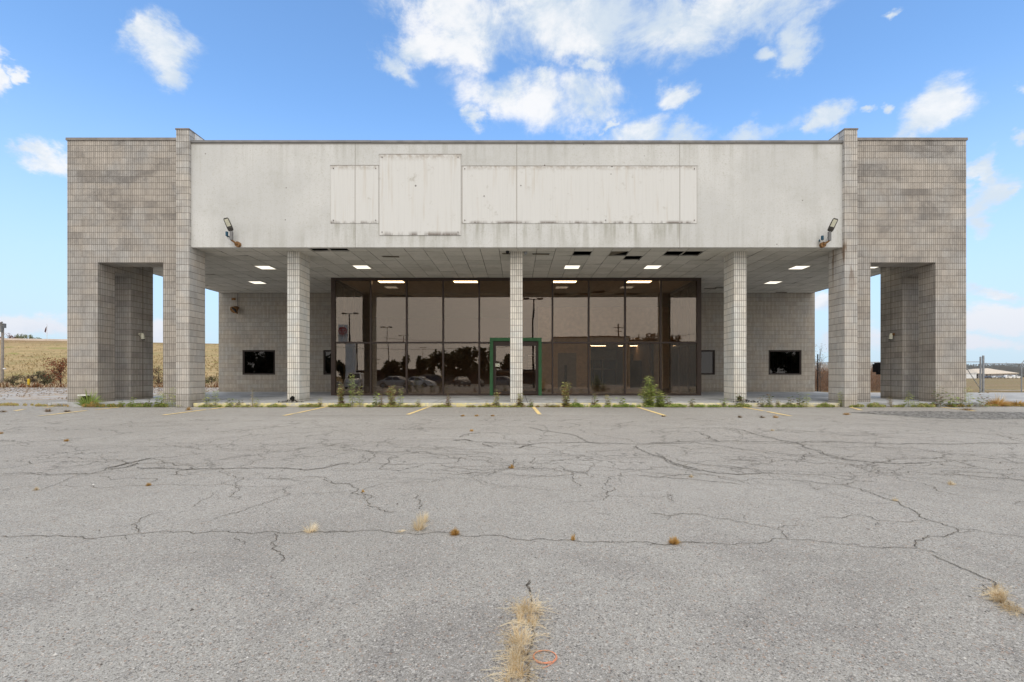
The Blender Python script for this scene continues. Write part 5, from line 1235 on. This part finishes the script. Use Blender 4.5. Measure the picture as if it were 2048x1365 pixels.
while X < 36:
    for s_ in (-1, 1):
        a = Vector((X, FY + .01 * s_, z0_)); b = Vector((X + s_ * 1.67, FY + .01 * s_, z1_)); w_ = .0014
        mb.add([a - Vector((w_, 0, 0)), a + Vector((w_, 0, 0)), b + Vector((w_, 0, 0)), b - Vector((w_, 0, 0))], [(0, 1, 2, 3)])
    X += .075
mb.build('wire_mesh', M['grey_metal'], o)

# distant hangar, sheds, cars and woods on the right
HY = 280
def far(px, py, Y=HY): return at(px, py, Y)
o = empty('hangar', far(1998, 757), label='tan-roofed open-sided metal hangar far off beyond the fence', cat='building')
a, b = far(1956, 757).x, far(2038, 757).x; zb = -1.15; ze = far(0, 746.5).z; zr = far(0, 736.5).z; mid = far(2012, 0).x; dpt = 26
m1 = plain('tan_roof', (.62, .53, .42), .7); m2 = plain('tin_wall', (.42, .41, .42), .7); mb = MB()
rx = far(1972, 0).x; vs = [(a, HY, ze), (rx, HY, ze - .4), (b, HY, ze), (mid - 1, HY + 10, zr), (far(1978, 0).x, HY + 10, zr - .4), (a + 3, HY + dpt, ze), (b, HY + dpt, ze)]
mb.add(vs, [(0, 1, 3, 4), (1, 2, 3), (2, 6, 3), (6, 5, 4, 3), (5, 0, 4)]); mb.add([(v[0], v[1], v[2] - .25) for v in vs[:3]] + vs[:3], [(0, 1, 4, 3), (1, 2, 5, 4)]); mb.build('roof', m1, o)
mb = MB(); mb.box(rx + 2, b - .5, HY + 1, HY + 2, zb + 1.6, ze - .3); mb.build('wall', m2, o)
mb = MB()
mb.box(a + 6, b - 1, HY + 12, HY + 13, zb, ze - .5); mb.build('rear_wall', m2, o)
for k in range(7): X = a + 1 + (b - a - 2) * k / 6; mb = MB(); mb.box(X, X + .3, HY + .6, HY + .9, zb, ze - .3); mb.build('post', m2, o)
mb = MB(); mb.box(far(1925, 0).x, far(1953, 0).x, HY, HY + 10, zb, far(0, 748).z); mb.box(far(1925, 0).x - .3, far(1953, 0).x + .3, HY - .3, HY + 10.3, far(0, 748).z, far(0, 747).z)
mb.build('white_shed', plain('shed_white', (.72, .74, .76), .7), label='long low white shed left of the distant hangar', cat='building')

def car_proto(kind, paint, name='parked_car'):
    o = empty(name)
    L, Wd, H = (4.7, 1.8, 1.45) if kind == 'sedan' else (4.9, 1.95, 1.85)
    if kind == 'sedan': top = [(-2.35, .62), (-2.3, .86), (-1.55, .98), (-.75, 1.42), (.35, 1.45), (1.15, .98), (2.1, .80), (2.35, .55)]
    else: top = [(-2.4, .7), (-2.38, 1.1), (-2.15, 1.72), (-.9, 1.85), (.45, 1.80), (1.2, 1.15), (2.3, 1.02), (2.45, .6)]
    belt = .95 if kind == 'sedan' else 1.12
    bm = MB(); bm.smooth = False; xs = [p[0] for p in top]
    def prof(x):
        for (a, b), (c, d) in zip(top, top[1:]):
            if a <= x <= c: return b + (d - b) * (x - a) / (c - a)
        return top[-1][1]
    N = 26; secs = []
    for i in range(N + 1):
        x = xs[0] + (xs[-1] - xs[0]) * i / N; zt = prof(x); hw = Wd / 2 * (1 - .10 * abs(x / (L / 2)) ** 3)
        arch = 0.28
        for wx in (-1.42, 1.42):
            if abs(x - wx) < .38: arch = max(arch, .28 + math.sqrt(max(0, .38 ** 2 - (x - wx) ** 2)) * 1.0)
        zb_ = min(zt, belt); hwt = hw * (.98 if zt <= belt + .01 else .98 - .22 * (zt - belt) / .5)
        secs.append([(x, -hw * .94, arch), (x, -hw, .55 if zt > .6 else zt - .02), (x, -hw * .97, zb_), (x, -hwt, zt), (x, 0, zt + .02), (x, hwt, zt), (x, hw * .97, zb_), (x, hw, .55 if zt > .6 else zt - .02), (x, hw * .94, arch)])
    n = 9; vs = [v for s in secs for v in s]
    bm.smooth = True
    bm.add(vs, [(i * n + k, i * n + k + 1, (i + 1) * n + k + 1, (i + 1) * n + k) for i in range(N) for k in range(n - 1)] + [tuple(range(n))[::-1], tuple(N * n + k for k in range(n))])
    bm.build('body', paint, o, local=True)
    gm = MB()
    for sgn in (-1, 1):
        cab = [(x, z) for x, z in top if z > belt + .05]; x0, x1 = (-1.3, .95) if kind == 'sedan' else (-2.05, 1.05)
        hwb = Wd / 2 * .975; zt = prof(-.2) - .10; hwt = Wd / 2 * (.98 - .22 * (zt - belt) / .5) + .012
        for (a, b) in ((x0, x0 + (x1 - x0) * .46), (x0 + (x1 - x0) * .5, x1)):
            ta = max(a, x0 + .45 if a == x0 else a); tb = min(b, x1 - .55 if b == x1 else b)
            gm.add([(a, sgn * hwb, belt + .02), (b, sgn * hwb, belt + .02), (tb, sgn * hwt, zt), (ta, sgn * hwt, zt)], [(0, 1, 2, 3)])
    xa, za = [(p) for p in top if p[1] <= belt + .1 and p[0] > 0][0]; xb, zb2 = [p for p in top if p[1] > belt + .3][-1]
    gm.add([(xa - .02, -.72, za + .05), (xa - .02, .72, za + .05), (xb + .06, .60, zb2 - .03), (xb + .06, -.60, zb2 - .03)], [(0, 1, 2, 3)])
    gm.build('window', M['carglass'], o, local=True)
    for wx in (-1.42, 1.42):
        for sgn in (-1, 1):
            wm = MB(); wm.tube([(wx, sgn * (Wd / 2 - .22), .33), (wx, sgn * (Wd / 2 - .01), .33)], .33, 16); wh = wm.build('wheel', M['black'], o, local=True)
            wm = MB(); wm.tube([(wx, sgn * (Wd / 2 - .01), .33), (wx, sgn * (Wd / 2 + .005), .33)], .20, 10); wm.build('rim', M['grey_metal'], wh, local=True)
    for sgn in (-1, 1):
        hm = MB(); hm.box(L / 2 - .12, L / 2 - .02, sgn * .55 - .17, sgn * .55 + .17, .60, .72); hm.build('headlight', M['lens'], o, local=True)
    return o
M['carglass'] = plain('car_glass', (.02, .025, .03), .1, 0, .05, 2, .8)
cols = {'silver': plain('silver_paint', (.50, .50, .49), .35, .2, .03, 1, .5), 'white': plain('white_paint', (.78, .78, .77), .35, 0, .03, 1, .5), 'dark': plain('dark_paint', (.05, .05, .06), .3, 0, .03, 1, .5), 'grey': plain('grey_paint', (.22, .23, .24), .35, .1, .03, 1, .5)}
pr = {}
def car(kind, col, loc, rz, label, group):
    if (kind, col) in pr: o = copy_tree(pr[(kind, col)])
    else: o = car_proto(kind, cols[col]); pr[(kind, col)] = o
    o.location = loc; o.rotation_euler = (0, 0, rz); return tag(o, label=label, cat='car', group=group)
gh = 'vehicles parked by the distant hangar'
for (px, k_, c_, lab) in ((1976, 'sedan', 'dark', 'dark car under the left side of the distant hangar'), (1990, 'sedan', 'silver', 'silver car before the middle of the distant hangar'), (2002, 'sedan', 'grey', 'grey car before the ridge of the distant hangar'), (2017, 'suv', 'white', 'large white vehicle before the distant hangar, left of two'), (2033, 'suv', 'white', 'large white vehicle at the right end of the distant hangar')):
    q = far(px, 757.5, 268); q.z = -1.08; car(k_, c_, q, .1 if k_ == 'suv' else .3, lab, gh)
mb = MB(); r = random.Random(50)
for k in range(26000):
    X = r.uniform(180, 620); Y = r.uniform(390, 440); top = 9.5 + 2.2 * mnoise.noise(Vector((X * .03, 0, 9))) + 1.6 * mnoise.noise(Vector((X * .13, 2, 9)))
    z = r.uniform(-.5, top); mb.cur = r.choice((0, 0, 1)); d = Vector((r.uniform(-1, 1), 0, r.uniform(-.2, 1.2))); mb.leaf(Vector((X, Y, z)), d, Vector((0, -1, 0)), r.uniform(.7, 1.6), r.uniform(.5, 1.0))
xs_ = [180 + i * 4 for i in range(111)]; rv = []
for X in xs_:
    h_ = 8.2 + 2.2 * mnoise.noise(Vector((X * .03, 0, 9))) + 1.2 * mnoise.noise(Vector((X * .2, 5, 9))); rv += [(X, 446, -1.5), (X, 446, h_), (X, 470, h_ - 1), (X, 470, -1.5)]
mb.cur = 0; mb.add(rv, [(4 * i + q, 4 * i + 4 + q, 4 * i + 5 + q, 4 * i + 1 + q) for i in range(110) for q in range(3)])
mb.build('far_woods', [leafy('far_wood_a', (.20, .215, .215), (.24, .25, .25), .3), leafy('far_wood_b', (.22, .205, .195), (.26, .25, .24), .3)], kind='stuff', label='hazy grey bare woods along the horizon at right', cat='woods')  # grey in these leaf colours stands in for distance haze

# left side: light pole, bollard, flag
o = empty('light_pole', g3(5, 40.5), label='weathered wooden light pole at the left edge before the slope', cat='light pole')
mb = MB(); p0 = g3(4, 40.5); t0 = at(5.5, 648, 40.5); mb.tube([p0, t0], [.115, .085], 10); mb.build('pole', plain('weathered_wood', (.30, .26, .22), .9), o)
mb = MB(); mb.box(t0.x - .45, t0.x + .18, t0.y - .12, t0.y + .12, t0.z - .35, t0.z + .02); mb.box(t0.x - .1, t0.x + .14, t0.y - .25, t0.y - .12, t0.z - .7, t0.z - .2); mb.tube([(t0.x, t0.y - .3, t0.z + .0), (t0.x + .2, t0.y - .2, t0.z + .12)], .07, 6); mb.build('lamp_head', M['coping_g'], o)
mb = MB(); q = at(7, 738, 40.3); mb.tube([q, q + Vector((.16, 0, 0))], .06, 8); mb.build('insulator', M['white'], o)
p0 = g3(57.5, 38.5); o = empty('bollard', p0, label='yellow pipe bollard at the foot of the slope', cat='bollard')
mb = MB(); mb.tube([p0 + Vector((0, 0, -.05)), p0 + Vector((0, 0, .66)), p0 + Vector((0, 0, .70))], [.085, .085, .05], 12); mb.build('post', M['yellow'], o)
mb = MB(); mb.tube([p0 + Vector((0, .01, .68)), p0 + Vector((0, .01, .98))], .018, 5); mb.build('stake', M['dark'], o)
t0 = at(90, 654, 120); o = empty('flagpole', (t0.x, 120, 5), label='thin pale flagpole with a limp dark flag beyond the crest', cat='flagpole')
mb = MB(); mb.tube([(t0.x + .5, 120, 0), (t0.x + .5, 120, t0.z + .6)], .05, 5); mb.build('pole', plain('pale_pole', (.65, .65, .66), .5), o)
mb = MB(); mb.add([(t0.x + .4, 120, t0.z + .1), (t0.x + .05, 120.05, t0.z - .3), (t0.x - .12, 119.95, t0.z - 1.2), (t0.x + .1, 120.05, t0.z - 1.5), (t0.x + .35, 120, t0.z - .9)], [(0, 1, 2, 3, 4)]); mb.build('flag', plain('flag_cloth', (.10, .05, .06), .9), o)

# ------------------------------------------------------------------ the street behind the camera, which the glass reflects
def ground_b(px, D): v = behind(px, 750, D); v.z = gz(-D); return v
for k, (px, ty, D, lab) in enumerate(((707, 630, 24, 'tall twin-head lot light reflected in the leftmost panes'), (770, 656, 40, 'twin-head lot light reflected in the second pane'), (805, 672, 58, 'twin-head lot light reflected beside the second mullion'), (845, 695, 92, 'small far lot light reflected in the third pane'), (1067, 600, 11, 'tall twin-head lot light reflected just right of the middle column'))):
    b = ground_b(px, D); t = behind(px, ty, D); o = empty('lot_light', b, label=lab, cat='street lamp', group='lot lights behind the camera')
    mb = MB(); mb.tube([b, t], [.12, .07], 8); mb.build('pole', M['bronze_d'], o)
    mb = MB()
    for s_ in (-1, 1):
        mb.tube([t, t + Vector((s_ * .5, 0, .05))], .04, 6); mb.box(t.x + s_ * .4, t.x + s_ * 1.05, t.y - .22, t.y + .22, t.z - .02, t.z + .14)
    mb.build('lamp_head', M['bronze_d'], o)
gc = 'cars parked behind the camera'
car('suv', 'white', ground_b(705, 15), R(80), 'white vehicle reflected under the tall pylon sign', gc)
car('sedan', 'silver', ground_b(788, 18), R(3), 'silver sedan reflected side-on in the second pane', gc)
car('sedan', 'white', ground_b(838, 27), R(25), 'white sedan reflected in the third pane', gc)
car('suv', 'dark', ground_b(866, 34), R(-20), 'dark vehicle reflected next to the white sedan', gc)
car('sedan', 'dark', ground_b(925, 30), R(70), 'dark car reflected before the low brown building', gc)
car('sedan', 'grey', ground_b(1005, 22), R(15), 'grey car reflected in the left door leaf', gc)
car('sedan', 'silver', ground_b(634, 20), R(-10), 'silver car reflected in the inner left office window', gc)
# pylon sign with emblem and lettering
D = 31; a = behind(683, 655, D); b = behind(703, 752, D); cx = (a.x + b.x) / 2; zt = behind(0, 652, D).z
o = empty('pylon_sign', (cx, -D, gz(-D)), label='tall white pylon sign with a red oval emblem, reflected at the left of the glass', cat='sign')
mb = MB(); mb.box(a.x, b.x, -D - .35, -D, gz(-D) - .1, zt); mb.build('panel', plain('sign_white', (.93, .91, .88), .6), o)
red = plain('sign_red', (.55, .02, .025), .5); blk = plain('sign_black', (.05, .03, .03), .5)
ec = Vector((cx, -D + .03, behind(0, 664, D).z))
mb = MB()
def ring(cx_, cz_, rx, rz, th):
    n = 32; pts = []
    for k in range(n + 1):
        t = 2 * math.pi * k / n; pts.append((ec.x + cx_ + rx * math.cos(t), ec.y, ec.z + cz_ + rz * math.sin(t)))
    mb.tube(pts, th, 5, cap=False)
ring(0, 0, .66, .46, .07); ring(0, .02, .18, .42, .06); ring(0, .20, .50, .19, .06); mb.build('emblem', red, o)
text('lettering', 'TOYOTA', .42, blk, (ec.x, ec.y, ec.z - .72), (R(90), 0, R(180)), o)
# buildings, trees, poles
gb = 'buildings across the road behind the camera'
def shop(px0, px1, ytop, D, mat, cap, label, depth=10):
    a = behind(px0, ytop, D); b = behind(px1, ytop, D); o = empty('low_building', ((a.x + b.x) / 2, -D, gz(-D)), label=label, cat='building', group=gb)
    mb = MB(); mb.box(a.x, b.x, -D - depth, -D, gz(-D) - .3, a.z); mb.build('wall', mat, o)
    mb = MB(); mb.box(a.x - .15, b.x + .15, -D - depth - .15, -D + .15, a.z, a.z + .22); mb.build('roof', cap, o)
    if mat is tan_: return
    mb = MB(); n = max(2, int((b.x - a.x) / 3.2)); z0_ = gz(-D) + .5; z1_ = min(a.z - .5, gz(-D) + 2.3)
    for k in range(n): X = a.x + (b.x - a.x) * (k + .25) / n; mb.box(X, X + 1.6, -D + .01, -D + .05, z0_, z1_)
    mb.build('window', M['carglass'], o)
brn = plain('brown_brick', (.12, .065, .045), .9); tan_ = plain('tan_metal', (.58, .50, .40), .8)
shop(885, 1100, 742, 62, brn, M['coping_g'], 'long low brown building reflected left of the door'); shop(690, 850, 740, 95, brn, M['coping'], 'low brown building far off, reflected in the left panes')
shop(1108, 1256, 676, 52, tan_, M['bronze_d'], 'large tan building reflected right of the middle column', 20); shop(1258, 1420, 684, 58, tan_, M['bronze_d'], 'large tan building reflected at the right end of the glass', 20)
gt = 'trees across the road behind the camera'
TR = [(884, 703, 52, 34, 'dark evergreen tree reflected at the left of the dark group'), (912, 701, 54, 36, 'dark evergreen tree reflected in the middle of the dark group'), (940, 698, 56, 34, 'dark evergreen tree reflected at the right of the dark group'), (966, 716, 70, 26, 'dark tree reflected beside the green surround'),
      (768, 722, 88, 22, 'dark tree reflected behind the silver sedan'), (785, 724, 90, 16, 'dark tree reflected left of the second mullion'), (806, 712, 84, 14, 'slim tree reflected at the second mullion'), (843, 716, 84, 16, 'rounded tree reflected in the third pane'), (862, 718, 90, 10, 'narrow tree reflected at the left of the dark group'),
      (676, 722, 80, 16, 'dark tree reflected at the left edge of the glass'), (640, 716, 70, 34, 'dark tree reflected in the inner left office window'), (1012, 712, 78, 30, 'dark tree reflected in the left door leaf')]
for k, (px, ty, D, wpx, lab) in enumerate(TR):
    b = ground_b(px, D); t = behind(px, ty, D); sc_ = (2 * GLASS_Y + D) / FPX
    tree('reflected_tree', b, t.z - b.z, wpx * sc_ * 1.15, [M['darktree']], lab, 'tree', gt, 900, .75, .2, seed=100 + k, crown_lo=.08)
for k, (X, hh, lab) in enumerate(((-61.5, 8.4, 'broad dark tree reflected at the left side of the far left office window'), (-55.5, 9.0, 'broad dark tree reflected at the right side of the far left office window'), (57.5, 8.8, 'broad dark tree reflected at the left side of the far right office window'), (63.5, 8.2, 'broad dark tree reflected at the right side of the far right office window'))):
    tree('reflected_tree', Vector((X, -60, gz(-60))), hh, 7.6, [M['darktree']], lab, 'tree', gt, 1500, .9, .25, seed=180 + k, crown_lo=.03)
for k in range(7):
    px = 1262 + k * 14; b = ground_b(px, 150); t = behind(px, (678, 675, 673, 671, 668, 669, 672)[k], 150)
    tree('autumn_tree', b, t.z - b.z, 5.5, [M['orange_leaf'], M['brown_leaf']], 'tall orange autumn tree reflected at right, number %d from the left of its row' % (k + 1) if False else ('tall orange autumn tree reflected at the right, ' + ('leftmost', 'second', 'third', 'fourth', 'fifth', 'sixth', 'rightmost')[k] + ' of seven'), 'tree', 'autumn trees behind the camera', 500, 1.2, .3, seed=140 + k, crown_lo=.3)
for k, (px, D) in enumerate(((744, 70), (866, 72), (1240, 66))):
    b = ground_b(px, D); t = behind(px, 712 if k < 2 else 650, D); o = empty('utility_pole', b, label='utility pole with crossarm reflected %s' % ('left of the second mullion', 'left of the dark trees', 'in the right half of the glass')[k], cat='utility pole', group='utility poles behind the camera')
    mb = MB(); mb.tube([b, t], .14, 6); mb.build('pole', M['bark'], o)
    mb = MB(); mb.box(t.x - 1.1, t.x + 1.1, t.y - .06, t.y + .06, t.z - .8, t.z - .66); mb.box(t.x - .8, t.x + .8, t.y - .06, t.y + .06, t.z - 1.6, t.z - 1.48); mb.build('crossarm', M['bark'], o)
mb = MB()
for (a, b, sag) in (((640, 690), (1110, 688), 1.0), ((760, 676), (1110, 688), .6), ((1110, 678), (1420, 662), .8), ((1110, 690), (1420, 676), .8)):
    A, Bb = behind(*a, 64), behind(*b, 64); mb.tube([A.lerp(Bb, t / 10) - Vector((0, 0, 4 * sag * (t / 10) * (1 - t / 10))) for t in range(11)], .035, 4)
mb.build('power_lines', M['black'], label='thin dark overhead wires reflected across the glass', cat='power line')
